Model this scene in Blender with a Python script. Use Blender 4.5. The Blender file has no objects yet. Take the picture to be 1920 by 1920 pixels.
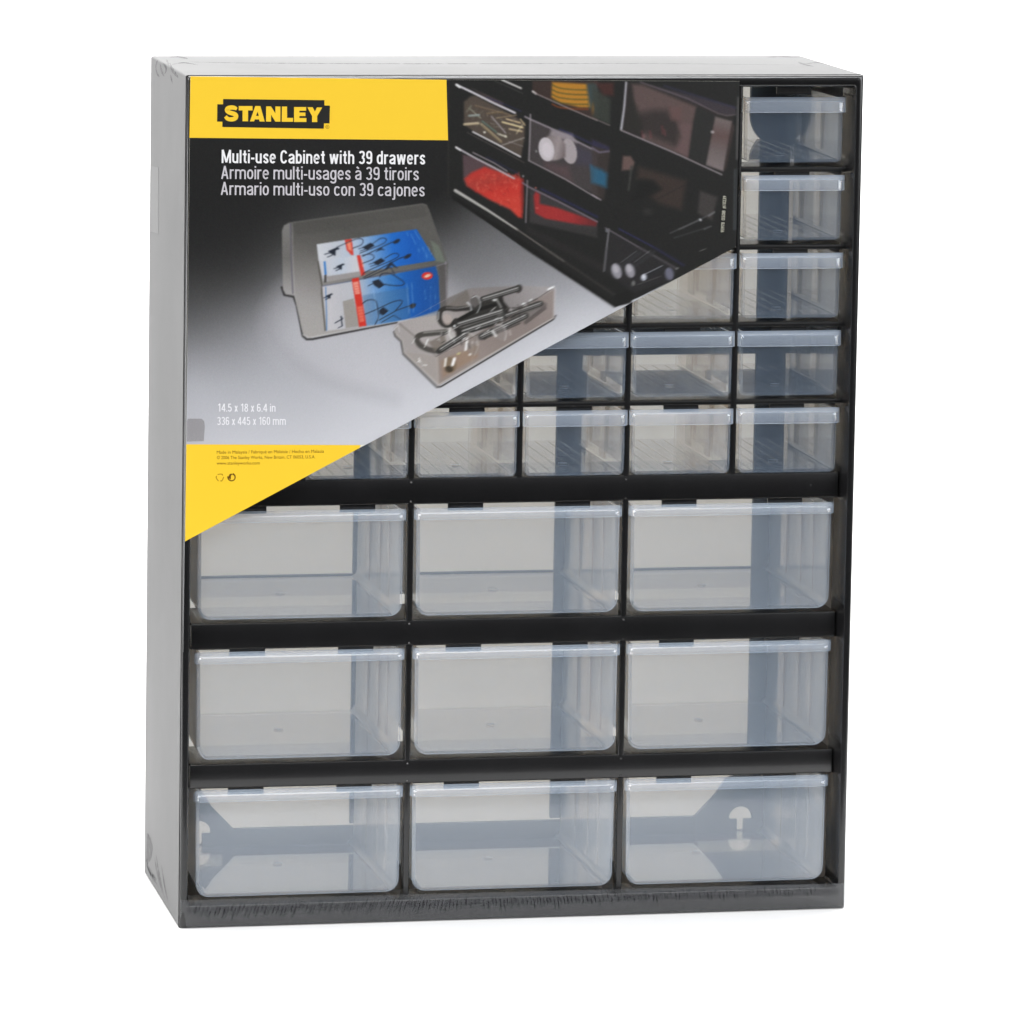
import bpy, bmesh, math
import numpy as np
from mathutils import Vector, Matrix
from mathutils.geometry import tessellate_polygon

sc = bpy.context.scene
COL = sc.collection
MM = 0.001

# ------------------------------------------------------------------ camera
CAM_R = (0.11809384086004535, 0.0027727804621764567, 0.18700206153459073)
CAM_C = (-414.186, -2826.914, 683.936)
CAM_F, CAM_CX, CAM_CY = 10231.675, 778.696, 534.543      # in pixels of a 1920 px frame


def rodrigues(r):
    r = np.array(r)
    th = np.linalg.norm(r)
    k = r / th
    K = np.array([[0, -k[2], k[1]], [k[2], 0, -k[0]], [-k[1], k[0], 0]])
    return np.eye(3) + math.sin(th) * K + (1 - math.cos(th)) * K @ K


CAM_M = np.array([[1, 0, 0], [0, 0, -1], [0, 1, 0.0]]) @ rodrigues(CAM_R)
cam_data = bpy.data.cameras.new("camera")
cam = bpy.data.objects.new("camera", cam_data)
COL.objects.link(cam)
cam_data.sensor_width = 36
cam_data.lens = CAM_F / 1920 * 36
cam_data.shift_x = (960 - CAM_CX) / 1920
cam_data.shift_y = (CAM_CY - 960) / 1920
cam_data.clip_start, cam_data.clip_end = 0.05, 60
mw = Matrix.Identity(4)
for i in range(3):
    mw[i][0], mw[i][1], mw[i][2] = CAM_M[0][i], -CAM_M[1][i], -CAM_M[2][i]
    mw[i][3] = CAM_C[i] * MM
cam.matrix_world = mw
sc.camera = cam

# ------------------------------------------------------------------ render / colour
sc.view_settings.view_transform = 'Standard'
sc.view_settings.look = 'None'
sc.view_settings.exposure = 0.0
sc.view_settings.gamma = 1.0
sc.view_settings.use_curve_mapping = False
sc.render.engine = 'CYCLES'
sc.cycles.max_bounces = 24
sc.cycles.transparent_max_bounces = 48
sc.cycles.diffuse_bounces = 5
sc.cycles.glossy_bounces = 5
sc.cycles.transmission_bounces = 10
sc.cycles.caustics_reflective = False
sc.cycles.caustics_refractive = False
sc.cycles.sample_clamp_indirect = 4.0
sc.cycles.use_denoising = True
sc.cycles.use_adaptive_sampling = False
sc.cycles.filter_width = 1.5

# ------------------------------------------------------------------ studio light
world = bpy.data.worlds.new("World")
sc.world = world
world.use_nodes = True
wn, wl = world.node_tree.nodes, world.node_tree.links
bg = wn["Background"]
tc = wn.new("ShaderNodeTexCoord")
sp = wn.new("ShaderNodeSeparateXYZ")
wl.new(tc.outputs["Generated"], sp.inputs[0])
cr = wn.new("ShaderNodeValToRGB")                     # dark studio floor below, dim grey room above
cr.color_ramp.elements[0].position = 0.46
cr.color_ramp.elements[0].color = (0.02, 0.02, 0.022, 1)
cr.color_ramp.elements[1].position = 0.60
cr.color_ramp.elements[1].color = (0.62, 0.63, 0.66, 1)
mr = wn.new("ShaderNodeMapRange")
mr.inputs[1].default_value, mr.inputs[2].default_value = -1, 1
wl.new(sp.outputs[2], mr.inputs[0])
wl.new(mr.outputs[0], cr.inputs[0])
wl.new(cr.outputs[0], bg.inputs[0])
bg.inputs[1].default_value = 0.65


def area(name, loc, target, sx, sy, power, col=(1, 1, 1)):
    d = bpy.data.lights.new(name, 'AREA')
    d.shape = 'RECTANGLE'
    d.size, d.size_y, d.energy, d.color = sx, sy, power, col
    o = bpy.data.objects.new(name, d)
    COL.objects.link(o)
    o.location = loc
    o.rotation_euler = (Vector(target) - Vector(loc)).to_track_quat('-Z', 'Y').to_euler()
    return o


area("overhead_softbox", (0.1, 0.25, 1.75), (0.18, 0.2, 0), 2.6, 1.7, 50, (1, 0.995, 0.98))
area("left_softbox", (-1.8, -1.7, 1.25), (0.1, 0.0, 0.25), 1.25, 1.25, 46, (1, 0.99, 0.98))
area("right_softbox", (1.75, -1.9, 0.85), (0.2, 0.0, 0.22), 1.2, 1.2, 27, (0.97, 0.985, 1))
area("backdrop_fill_lamp", (0.6, 0.75, 1.9), (0.35, 2.2, 0.6), 2.6, 0.5, 58)  # extra lamp added to keep the sweep behind pure white


# ------------------------------------------------------------------ materials
def mat_nodes(name):
    m = bpy.data.materials.new(name)
    m.use_nodes = True
    return m, m.node_tree.nodes, m.node_tree.links


def principled(name, col, rough=0.5, spec=0.5, noise=0.0, nscale=200, bump=0.0, bscale=300, coat=0.0, vcol=None, metallic=0.0):
    m, n, l = mat_nodes(name)
    b = n["Principled BSDF"]
    b.inputs["Roughness"].default_value = rough
    b.inputs["Specular IOR Level"].default_value = spec
    b.inputs["Coat Weight"].default_value = coat
    b.inputs["Coat Roughness"].default_value = 0.08
    b.inputs["Metallic"].default_value = metallic
    b.inputs["Base Color"].default_value = (*col, 1)
    if vcol:
        a = n.new("ShaderNodeAttribute")
        a.attribute_name = vcol
        l.new(a.outputs["Color"], b.inputs["Base Color"])
    elif noise:
        t = n.new("ShaderNodeTexCoord")
        z = n.new("ShaderNodeTexNoise")
        z.inputs["Scale"].default_value = nscale
        z.inputs["Detail"].default_value = 6
        l.new(t.outputs["Object"], z.inputs["Vector"])
        r = n.new("ShaderNodeValToRGB")
        r.color_ramp.elements[0].position, r.color_ramp.elements[1].position = 0.3, 0.7
        r.color_ramp.elements[0].color = (*[c * (1 - noise) for c in col], 1)
        r.color_ramp.elements[1].color = (*[min(1, c * (1 + noise)) for c in col], 1)
        l.new(z.outputs["Fac"], r.inputs[0])
        l.new(r.outputs[0], b.inputs["Base Color"])
    if bump:
        t = n.new("ShaderNodeTexCoord")
        z = n.new("ShaderNodeTexNoise")
        z.inputs["Scale"].default_value = bscale
        z.inputs["Detail"].default_value = 4
        l.new(t.outputs["Object"], z.inputs["Vector"])
        bp = n.new("ShaderNodeBump")
        bp.inputs["Strength"].default_value = bump
        bp.inputs["Distance"].default_value = 0.0004
        l.new(z.outputs["Fac"], bp.inputs["Height"])
        l.new(bp.outputs[0], b.inputs["Normal"])
    return m


def clear_plastic(name, t0, milk, ior=1.5, rough=0.08, pmax=5.0):
    """Thin milky polypropylene: each surface lets t0 (per channel) straight through, the longer its oblique
    path the less, scatters part of what is lost, and reflects by Fresnel."""
    m, n, l = mat_nodes(name)
    n.remove(n["Principled BSDF"])
    out = n["Material Output"]
    g = n.new("ShaderNodeNewGeometry")
    dot = n.new("ShaderNodeVectorMath")
    dot.operation = 'DOT_PRODUCT'
    l.new(g.outputs["Normal"], dot.inputs[0])
    l.new(g.outputs["Incoming"], dot.inputs[1])
    ab = n.new("ShaderNodeMath")
    ab.operation = 'ABSOLUTE'
    l.new(dot.outputs["Value"], ab.inputs[0])
    mx = n.new("ShaderNodeMath")
    mx.operation = 'MAXIMUM'
    mx.inputs[1].default_value = 1 / pmax
    l.new(ab.outputs[0], mx.inputs[0])
    inv = n.new("ShaderNodeMath")
    inv.operation = 'DIVIDE'
    inv.inputs[0].default_value = 1.0
    l.new(mx.outputs[0], inv.inputs[1])
    ct = n.new("ShaderNodeCombineColor")
    cs = n.new("ShaderNodeCombineColor")
    for i in range(3):
        p = n.new("ShaderNodeMath")
        p.operation = 'POWER'
        p.inputs[0].default_value = t0[i]
        l.new(inv.outputs[0], p.inputs[1])
        l.new(p.outputs[0], ct.inputs[i])
        s = n.new("ShaderNodeMath")
        s.operation = 'SUBTRACT'
        s.inputs[0].default_value = 1.0
        l.new(p.outputs[0], s.inputs[1])
        k = n.new("ShaderNodeMath")
        k.operation = 'MULTIPLY'
        k.inputs[1].default_value = milk[i] if isinstance(milk, tuple) else milk
        l.new(s.outputs[0], k.inputs[0])
        l.new(k.outputs[0], cs.inputs[i])
    tr = n.new("ShaderNodeBsdfTransparent")
    l.new(ct.outputs[0], tr.inputs[0])
    df = n.new("ShaderNodeBsdfDiffuse")
    l.new(cs.outputs[0], df.inputs[0])
    tl = n.new("ShaderNodeBsdfTranslucent")
    l.new(cs.outputs[0], tl.inputs[0])
    md = n.new("ShaderNodeMixShader")
    md.inputs[0].default_value = 0.5
    l.new(df.outputs[0], md.inputs[1])
    l.new(tl.outputs[0], md.inputs[2])
    ad = n.new("ShaderNodeAddShader")
    l.new(tr.outputs[0], ad.inputs[0])
    l.new(md.outputs[0], ad.inputs[1])
    fr = n.new("ShaderNodeFresnel")
    fr.inputs["IOR"].default_value = ior
    # the same reflectance from both sides of a thin sheet
    gl = n.new("ShaderNodeBsdfGlossy")
    gl.inputs["Roughness"].default_value = rough
    gl.inputs["Color"].default_value = (0.95, 0.97, 1, 1)
    # schlick from the angle, so that back faces do not go to total reflection
    om = n.new("ShaderNodeMath")
    om.operation = 'SUBTRACT'
    om.inputs[0].default_value = 1.0
    l.new(ab.outputs[0], om.inputs[1])
    p5 = n.new("ShaderNodeMath")
    p5.operation = 'POWER'
    p5.inputs[1].default_value = 5.0
    l.new(om.outputs[0], p5.inputs[0])
    f0 = ((ior - 1) / (ior + 1)) ** 2
    sc_ = n.new("ShaderNodeMath")
    sc_.operation = 'MULTIPLY_ADD'
    sc_.inputs[1].default_value = 1 - f0
    sc_.inputs[2].default_value = f0
    l.new(p5.outputs[0], sc_.inputs[0])
    n.remove(fr)
    mix = n.new("ShaderNodeMixShader")
    l.new(sc_.outputs[0], mix.inputs[0])
    l.new(ad.outputs[0], mix.inputs[1])
    l.new(gl.outputs[0], mix.inputs[2])
    l.new(mix.outputs[0], out.inputs[0])
    return m


M = {}
M['paper'] = principled("white_paper", (0.9, 0.9, 0.9), 0.8, 0.2, noise=0.01, nscale=30)
M['shell'] = principled("grey_shell", (0.245, 0.245, 0.245), 0.6, 0.0, noise=0.07, nscale=7, bump=0.25, bscale=60)
M['black'] = principled("black_plastic", (0.0075, 0.0075, 0.008), 0.24, 0.5, noise=0.2, nscale=40, bump=0.04, bscale=500, coat=0.35)
M['lattice'] = principled("black_lattice_plastic", (0.012, 0.012, 0.013), 0.45, 0.4)
M['pp'] = clear_plastic("milky_polypropylene", (0.955, 0.939, 0.914), (0.95, 0.95, 0.95), 1.48, 0.07)
M['ppl'] = clear_plastic("thick_milky_polypropylene", (0.880, 0.853, 0.815), (0.95, 0.95, 0.95), 1.48, 0.07)
M['lipl'] = clear_plastic("lip_polypropylene", (0.89, 0.86, 0.815), (0.95, 0.95, 0.95), 1.6, 0.08)
M['lip'] = clear_plastic("thick_polypropylene", (0.85, 0.82, 0.77), (0.95, 0.95, 0.95), 1.6, 0.1)
M['floor'] = clear_plastic("drawer_floor_polypropylene", (0.955, 0.94, 0.915), (0.92, 0.92, 0.92), 3.4, 0.02)
M['rib'] = clear_plastic("rib_polypropylene", (0.88, 0.85, 0.82), (0.9, 0.9, 0.92), 1.5, 0.1)
M['film'] = clear_plastic("shrink_film", (0.975, 0.975, 0.975), (0.4, 0.41, 0.44), 1.3, 0.12, 2.5)
m, n, l = mat_nodes("folded_film_shade")
n.remove(n["Principled BSDF"])
a_ = n.new("ShaderNodeBsdfTransparent")
b_ = n.new("ShaderNodeBsdfDiffuse")
b_.inputs[0].default_value = (0.10, 0.10, 0.105, 1)  # clear film coloured smoky grey to carry the shading of its folds
z_ = n.new("ShaderNodeTexNoise")
z_.inputs["Scale"].default_value = 260
r_n = n.new("ShaderNodeMapRange")
r_n.inputs[1].default_value, r_n.inputs[2].default_value, r_n.inputs[3].default_value, r_n.inputs[4].default_value = 0.3, 0.7, 0.05, 0.45
x_ = n.new("ShaderNodeMixShader")
tcf = n.new("ShaderNodeTexCoord")
l.new(tcf.outputs["Object"], z_.inputs["Vector"])
l.new(z_.outputs["Fac"], r_n.inputs[0])
l.new(r_n.outputs[0], x_.inputs[0])
l.new(a_.outputs[0], x_.inputs[1])
l.new(b_.outputs[0], x_.inputs[2])
l.new(x_.outputs[0], n["Material Output"].inputs[0])
M['fold_shade'] = m
for key_, nm_, al_, co_ in (('crease_shade', "film_crease_shade", 0.4, (0.012, 0.012, 0.013)), ('crimp_light', "film_crimp_light", 0.5, (0.13, 0.132, 0.142))):  # shaded creases and lit ridges of clear film, painted as dark and pale copies
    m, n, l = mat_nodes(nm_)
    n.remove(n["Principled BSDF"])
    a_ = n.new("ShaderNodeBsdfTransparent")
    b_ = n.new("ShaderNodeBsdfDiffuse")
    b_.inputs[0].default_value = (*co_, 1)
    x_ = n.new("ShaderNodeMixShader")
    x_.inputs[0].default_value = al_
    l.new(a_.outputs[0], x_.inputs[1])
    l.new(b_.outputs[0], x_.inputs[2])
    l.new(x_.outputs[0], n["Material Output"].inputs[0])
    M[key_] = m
M['edge_glint'] = clear_plastic("highlight_film", (0.62, 0.62, 0.63), (0.85, 0.86, 0.9), 1.6, 0.1, 2.0)  # pale milky film standing in for a bright edge highlight
M['tape'] = clear_plastic("adhesive_tape", (0.90, 0.89, 0.885), (0.35, 0.34, 0.33), 1.3, 0.2, 2.0)
m, n, l = mat_nodes("dimming_back_sheet")  # dims the backdrop's white where the lattice openings show it
n.remove(n["Principled BSDF"])
a_ = n.new("ShaderNodeBsdfTranslucent")
b_ = n.new("ShaderNodeBsdfDiffuse")
a_.inputs[0].default_value = (0.67, 0.667, 0.652, 1)
b_.inputs[0].default_value = (0.67, 0.667, 0.652, 1)
x_ = n.new("ShaderNodeMixShader")
x_.inputs[0].default_value = 0.62
l.new(b_.outputs[0], x_.inputs[1])
l.new(a_.outputs[0], x_.inputs[2])
l.new(x_.outputs[0], n["Material Output"].inputs[0])
M['sheet'] = m

GAIN = 0.85          # printed colours are albedos: display colour / front illumination


def lin(c):
    c = np.asarray(c, float) / 255.0
    return np.where(c <= 0.04045, c / 12.92, ((c + 0.055) / 1.055) ** 2.4)


def ink(name, srgb, rough=0.35, coat=0.3):
    c = np.clip(lin(srgb) * GAIN, 0, 0.95)
    return principled(name, tuple(float(v) for v in c), rough, 0.35, coat=coat)


# ------------------------------------------------------------------ mesh helpers
class MB:
    def __init__(s):
        s.v, s.f, s.mi = [], [], []

    def add(s, verts, faces, mi=0):
        o = len(s.v)
        s.v += [tuple(p) for p in verts]
        s.f += [tuple(i + o for i in f) for f in faces]
        s.mi += [mi] * len(faces)

    def box(s, x0, x1, y0, y1, z0, z1, mi=0):
        s.add([(x0, y0, z0), (x1, y0, z0), (x1, y1, z0), (x0, y1, z0), (x0, y0, z1), (x1, y0, z1), (x1, y1, z1), (x0, y1, z1)],
              [(0, 3, 2, 1), (4, 5, 6, 7), (0, 1, 5, 4), (1, 2, 6, 5), (2, 3, 7, 6), (3, 0, 4, 7)], mi)

    def rbox(s, x0, x1, y0, y1, z0, z1, r, mi=0, axis='x', seg=4):
        """A bar along x (or z) whose two front edges (at y0) are rounded."""
        prof = []
        for k in range(seg + 1):
            a = math.pi / 2 * k / seg
            prof.append((y0 + r - r * math.sin(a), -1, r - r * math.cos(a)))   # walk from the low side to the front
        lo = [(p[0], p[2]) for p in prof]
        pts = [(y1, 0.0)] + lo + [(p[0], None) for p in reversed(prof)] + [(y1, None)]
        if axis == 'x':
            a0, a1, c0, c1 = x0, x1, z0, z1
        else:
            a0, a1, c0, c1 = z0, z1, x0, x1
        P = []
        for i, (y, c) in enumerate(pts):
            if c is None:
                j = len(pts) - 1 - i
                P.append((y, c1 - (pts[j][1])))
            else:
                P.append((y, c0 + c))
        nP = len(P)
        V = []
        for a in (a0, a1):
            for y, c in P:
                V.append((a, y, c) if axis == 'x' else (c, y, a))
        F = [(i, (i + 1) % nP, nP + (i + 1) % nP, nP + i) for i in range(nP)]
        F += [tuple(range(nP)), tuple(range(2 * nP - 1, nP - 1, -1))]
        s.add(V, F, mi)

    def prism(s, poly, y0, y1, holes=(), mi=0):
        """Flat shape in x,z extruded from y0 to y1."""
        loops = [list(poly)] + [list(h) for h in holes]
        tri = tessellate_polygon([[Vector((p[0], p[1], 0)) for p in lp] for lp in loops])
        flat = [p for lp in loops for p in lp]
        nF = len(flat)
        V = [(p[0], y0, p[1]) for p in flat] + [(p[0], y1, p[1]) for p in flat]
        F = [tuple(t) for t in tri] + [tuple(i + nF for i in reversed(t)) for t in tri]
        o = 0
        for lp in loops:
            k = len(lp)
            F += [(o + i, o + (i + 1) % k, nF + o + (i + 1) % k, nF + o + i) for i in range(k)]
            o += k
        s.add(V, F, mi)

    def loft(s, rings, closed=True, mi=0, cap0=False, cap1=False):
        k = len(rings[0])
        V = [p for r in rings for p in r]
        F = []
        for a in range(len(rings) - 1):
            for i in range(k if closed else k - 1):
                j = (i + 1) % k
                F.append((a * k + i, a * k + j, (a + 1) * k + j, (a + 1) * k + i))
        if cap0:
            F.append(tuple(range(k)))
        if cap1:
            F.append(tuple(range((len(rings) - 1) * k, len(rings) * k)))
        s.add(V, F, mi)

    def ball(s, c, r, mi=0, seg=8):
        rings = []
        for a in range(1, seg // 2):
            t = math.pi * a / (seg // 2)
            rings.append([(c[0] + r * math.sin(t) * math.cos(2 * math.pi * b / seg), c[1] + r * math.sin(t) * math.sin(2 * math.pi * b / seg),
                           c[2] + r * math.cos(t)) for b in range(seg)])
        s.loft(rings, True, mi, True, True)

    def mesh(s, name, mats, smooth=False):
        me = bpy.data.meshes.new(name)
        me.from_pydata([(p[0] * MM, p[1] * MM, p[2] * MM) for p in s.v], [], s.f)
        for m_ in (mats if isinstance(mats, (list, tuple)) else [mats]):
            me.materials.append(m_)
        if any(s.mi):
            me.polygons.foreach_set("material_index", s.mi)
        bm = bmesh.new()
        bm.from_mesh(me)
        bmesh.ops.recalc_face_normals(bm, faces=bm.faces)
        bm.to_mesh(me)
        bm.free()
        if smooth:
            me.polygons.foreach_set("use_smooth", [True] * len(me.polygons))
            me.set_sharp_from_angle(angle=math.radians(35))
        me.update()
        return me

    def obj(s, name, mats, parent=None, smooth=False):
        return link(name, s.mesh(name, mats, smooth), parent)


def link(name, me, parent=None):
    o = bpy.data.objects.new(name, me)
    COL.objects.link(o)
    if parent:
        o.parent = parent
    return o


def empty(name, label, cat, loc=(0, 0, 0)):
    o = bpy.data.objects.new(name, None)
    o.empty_display_size = 0.02
    COL.objects.link(o)
    o.location = [c * MM for c in loc]
    o["label"], o["category"] = label, cat
    return o


# ------------------------------------------------------------------ setting: white paper sweep on the table
prof = [(-270, 0)]
for k in range(5):
    pass
top = [(-268, -0.0)] + [(y, 0.0) for y in (-100, 100, 400, 900)]
R_ = 600.0
for k in range(1, 13):
    a = math.pi / 2 * k / 12
    top.append((900 + R_ * math.sin(a), R_ - R_ * math.cos(a)))
top += [(1500, 1200), (1500, 2000)]
bot = [(1530, 2000), (1530, 600)]
for k in range(11, -1, -1):
    a = math.pi / 2 * k / 12
    bot.append((900 + (R_ + 30) * math.sin(a), R_ - (R_ + 30) * math.cos(a)))
bot += [(-262, -30), (-270, -22), (-270, -2)]
ring = top + bot
b = MB()
b.loft([[(x, y, z - 0.02) for y, z in ring] for x in (-2600, 3000)], True, 0, True, True)
o = b.obj("backdrop", M['paper'], None, True)
o["kind"] = "structure"
o["label"] = "plain white paper sweep under and behind the storage cabinet"

# ------------------------------------------------------------------ the cabinet
W, H, D = 367.7, 457.0, 137.5
cab = empty("storage_cabinet", "grey and black storage cabinet with rows of clear plastic drawers on white paper", "cabinet")

# grey shell: top, sides, bottom with a moulded step near the back
b = MB()


def rect_ring(l, r, bt, t, y, n=5, rad=3.0):
    pts = []
    for cx, cz, a0 in ((r - rad, t - rad, 0), (l + rad, t - rad, 90), (l + rad, bt + rad, 180), (r - rad, bt + rad, 270)):
        for k in range(n + 1):
            a = math.radians(a0 + 90 * k / n)
            pts.append((cx + rad * math.cos(a), y, cz + rad * math.sin(a)))
    return pts


outer = [rect_ring(0, W, 0, H, y, 5, 1.2) for y in (2.2, 20, 60, D - 3)] + [rect_ring(0.5, W - 0.5, 0.5, H - 0.5, D - 1, 5, 1.2)]
inner = [rect_ring(2.4, W - 2.4, 2.4, H - 2.4, y, 5, 1.2) for y in (D - 1, 60, 2.2)]
b.loft(outer + inner, True)
b.obj("shell", M['shell'], cab, True)

# black front frame: rim, sloping inner wall, mullions and shelves
b = MB()


def ins(l, r, bt, t, y, rad=1.5):
    return rect_ring(l, W - r, bt, H - t, y, 4, rad)


b.loft([ins(2.5, 2.5, 2.5, 2.5, 6), ins(0.35, 0.35, 0.35, 0.35, 2.0), ins(0.4, 0.4, 0.4, 0.4, 1.2), ins(0.75, 0.75, 0.75, 0.75, 0.45),
        ins(1.3, 1.3, 1.3, 1.3, 0.1), ins(1.9, 1.9, 1.9, 1.9, 0.0), ins(3.6, 3.6, 11.0, 5.2, 0.0), ins(4.1, 4.1, 11.6, 5.7, 0.3),
        ins(4.5, 4.5, 12.1, 6.3, 1.2), ins(6.1, 6.1, 13.4, 7.4, 10.5), ins(6.4, 6.4, 13.4, 7.4, 20), ins(4, 4, 10, 6, 20.5)], True)
PX = 58.9
DIV = [W / 2 + (k - 3) * PX for k in range(7)]           # column lines of the small drawers
RAILS = [(73.6, 86.9), (148.9, 163.2), (225.8, 240.0)]
SHELF = [280.0 + 42.05 * k for k in range(4)]            # shelf tops between the small rows
for z0, z1 in RAILS:
    b.rbox(6.9, W - 6.9, 10, 17, z0, z1, 0.9)
    b.box(6.6, W - 6.6, 16.99, 60, z1 - 2.0, z1 - 0.2)
    for d in (DIV[2], DIV[4]):
        for zz in (z0 + 1.6, z1 - 2.2):
            b.ball((d, 10.2, zz), 0.75)
    b.ball((W - 22, 10.0, z1 - 7), 0.55)
for zt in SHELF:
    b.rbox(6.3, W - 6.3, 10, 16, zt - 2.5, zt + 0.3, 0.8)
    b.box(6.5, W - 6.5, 15.99, 42, zt - 1.0, zt + 0.2)
zc = RAILS[2][1]
for k in range(1, 6):
    b.rbox(DIV[k] - 1.7, DIV[k] + 1.7, 9.6, 16, zc - 0.4, H - 7.2, 0.9, axis='z')
for k in (2, 4):
    for za, zb in ((13.0, RAILS[0][0] + .3), (RAILS[0][1] - .3, RAILS[1][0] + .3), (RAILS[1][1] - .3, RAILS[2][0] + .3)):
        b.rbox(DIV[k] - 1.7, DIV[k] + 1.7, 9.6, 16, za, zb, 0.9, axis='z')
# stop tabs hanging behind the fronts
for k in range(6):
    c = (DIV[k] + DIV[k + 1]) / 2 + 0.8
    for z0, z1 in RAILS:
        b.box(c - 9.6, c + 9.6, 12.0, 13.4, z0 - 4.0, z0 + 0.6)
    for zt in SHELF + [H - 7.6 + 2.6]:
        b.box(c - 9.6, c + 9.6, 12.0, 13.4, zt - 6.6, zt - 2.2)
b.obj("front_frame", M['black'], cab, True)

# back lattice of posts and straps with hanging plates
b = MB()
YB = 130.0
for x0, x1 in ((-0, 6), (115.4, 131.5), (230.2, 247.0), (344.5, 361.5)):
    b.box(max(x0, 3), x1, YB, YB + 3, 49 if x1 > 340 else 26, H - 4)
for z0, z1 in ((4.0, 24.5), (156.0, 167.6), (289.3, 307.5), (H - 9, H - 3)):
    xa, xb = (3, W - 3) if z0 > 20 else (43.5, 316)
    b.box(xa, xb, YB - 0.4, YB + 3.4, z0, z1)
b.obj("back_lattice", M['lattice'], cab)


def keyhole(cx, zt, r):
    pts = [(cx - r * math.cos(math.pi * k / 12), zt - r + r * math.sin(math.pi * k / 12)) for k in range(13)]
    return pts[::-1][:1] + [] if False else ([(cx - 2.1, zt - 2.15 * r + 2), (cx - 2.1, zt - r - 0.6), (cx - r, zt - r - 0.6)] + pts[1:-1] +
                                             [(cx + r, zt - r - 0.6), (cx + 2.1, zt - r - 0.6), (cx + 2.1, zt - 2.15 * r + 2),
                                              (cx + 1.2, zt - 2.15 * r + .9), (cx - 1.2, zt - 2.15 * r + .9)])


for cx, sgn in ((340.6, 1), (29.6, -1)):
    b = MB()
    q = [(-27, 24.5 - 14), (-27, 24.5), (-14.5, 37.5), (-9, 46), (0, 50), (10, 49), (21, 44), (21, 10.5)]
    poly = [(cx + sgn * (x + (7.0 if sgn < 0 and x < 0 else 0)), z) for x, z in q]
    b.prism(poly, YB - 1.2, YB + 2.0, [keyhole(cx, 30.0, 6.9)])
    b.obj("hanging_plate", M['lattice'], cab)
for cx in (356.0, 11.7):
    b = MB()
    poly = [(cx + 18 * math.cos(math.radians(a)), 424 + 18 * math.sin(math.radians(a))) for a in range(180, 361, 10)]
    poly += [(cx + 18, H - 5), (cx - 18, H - 5)]
    poly = [(min(max(x, 3.2), W - 3.2), z) for x, z in poly]
    b.prism(poly, YB - 1.2, YB + 2.0)
    b.obj("hanging_plate", M['lattice'], cab)
b = MB()
b.box(2.6, W - 2.6, D - 2.2, D - 1.6, 2.6, H - 2.6)  # sheet added behind the lattice to tone down the bright backdrop
b.obj("added_back_sheet", M['sheet'], cab)


# ---- drawers -------------------------------------------------------------
def u_shape(hw_t, hw_b, h, r, n=6):
    """Front outline: from the top left down, round the lower corners, to the top right; z=0 at the bottom."""
    pts = [(-hw_t, h)]
    for k in range(n + 1):
        a = math.pi + math.pi / 2 * k / n
        pts.append((-hw_b + r + r * math.cos(a), r + r * math.sin(a)))
    for k in range(n + 1):
        a = 1.5 * math.pi + math.pi / 2 * k / n
        pts.append((hw_b - r + r * math.cos(a), r + r * math.sin(a)))
    pts.append((hw_t, h))
    return pts


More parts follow.
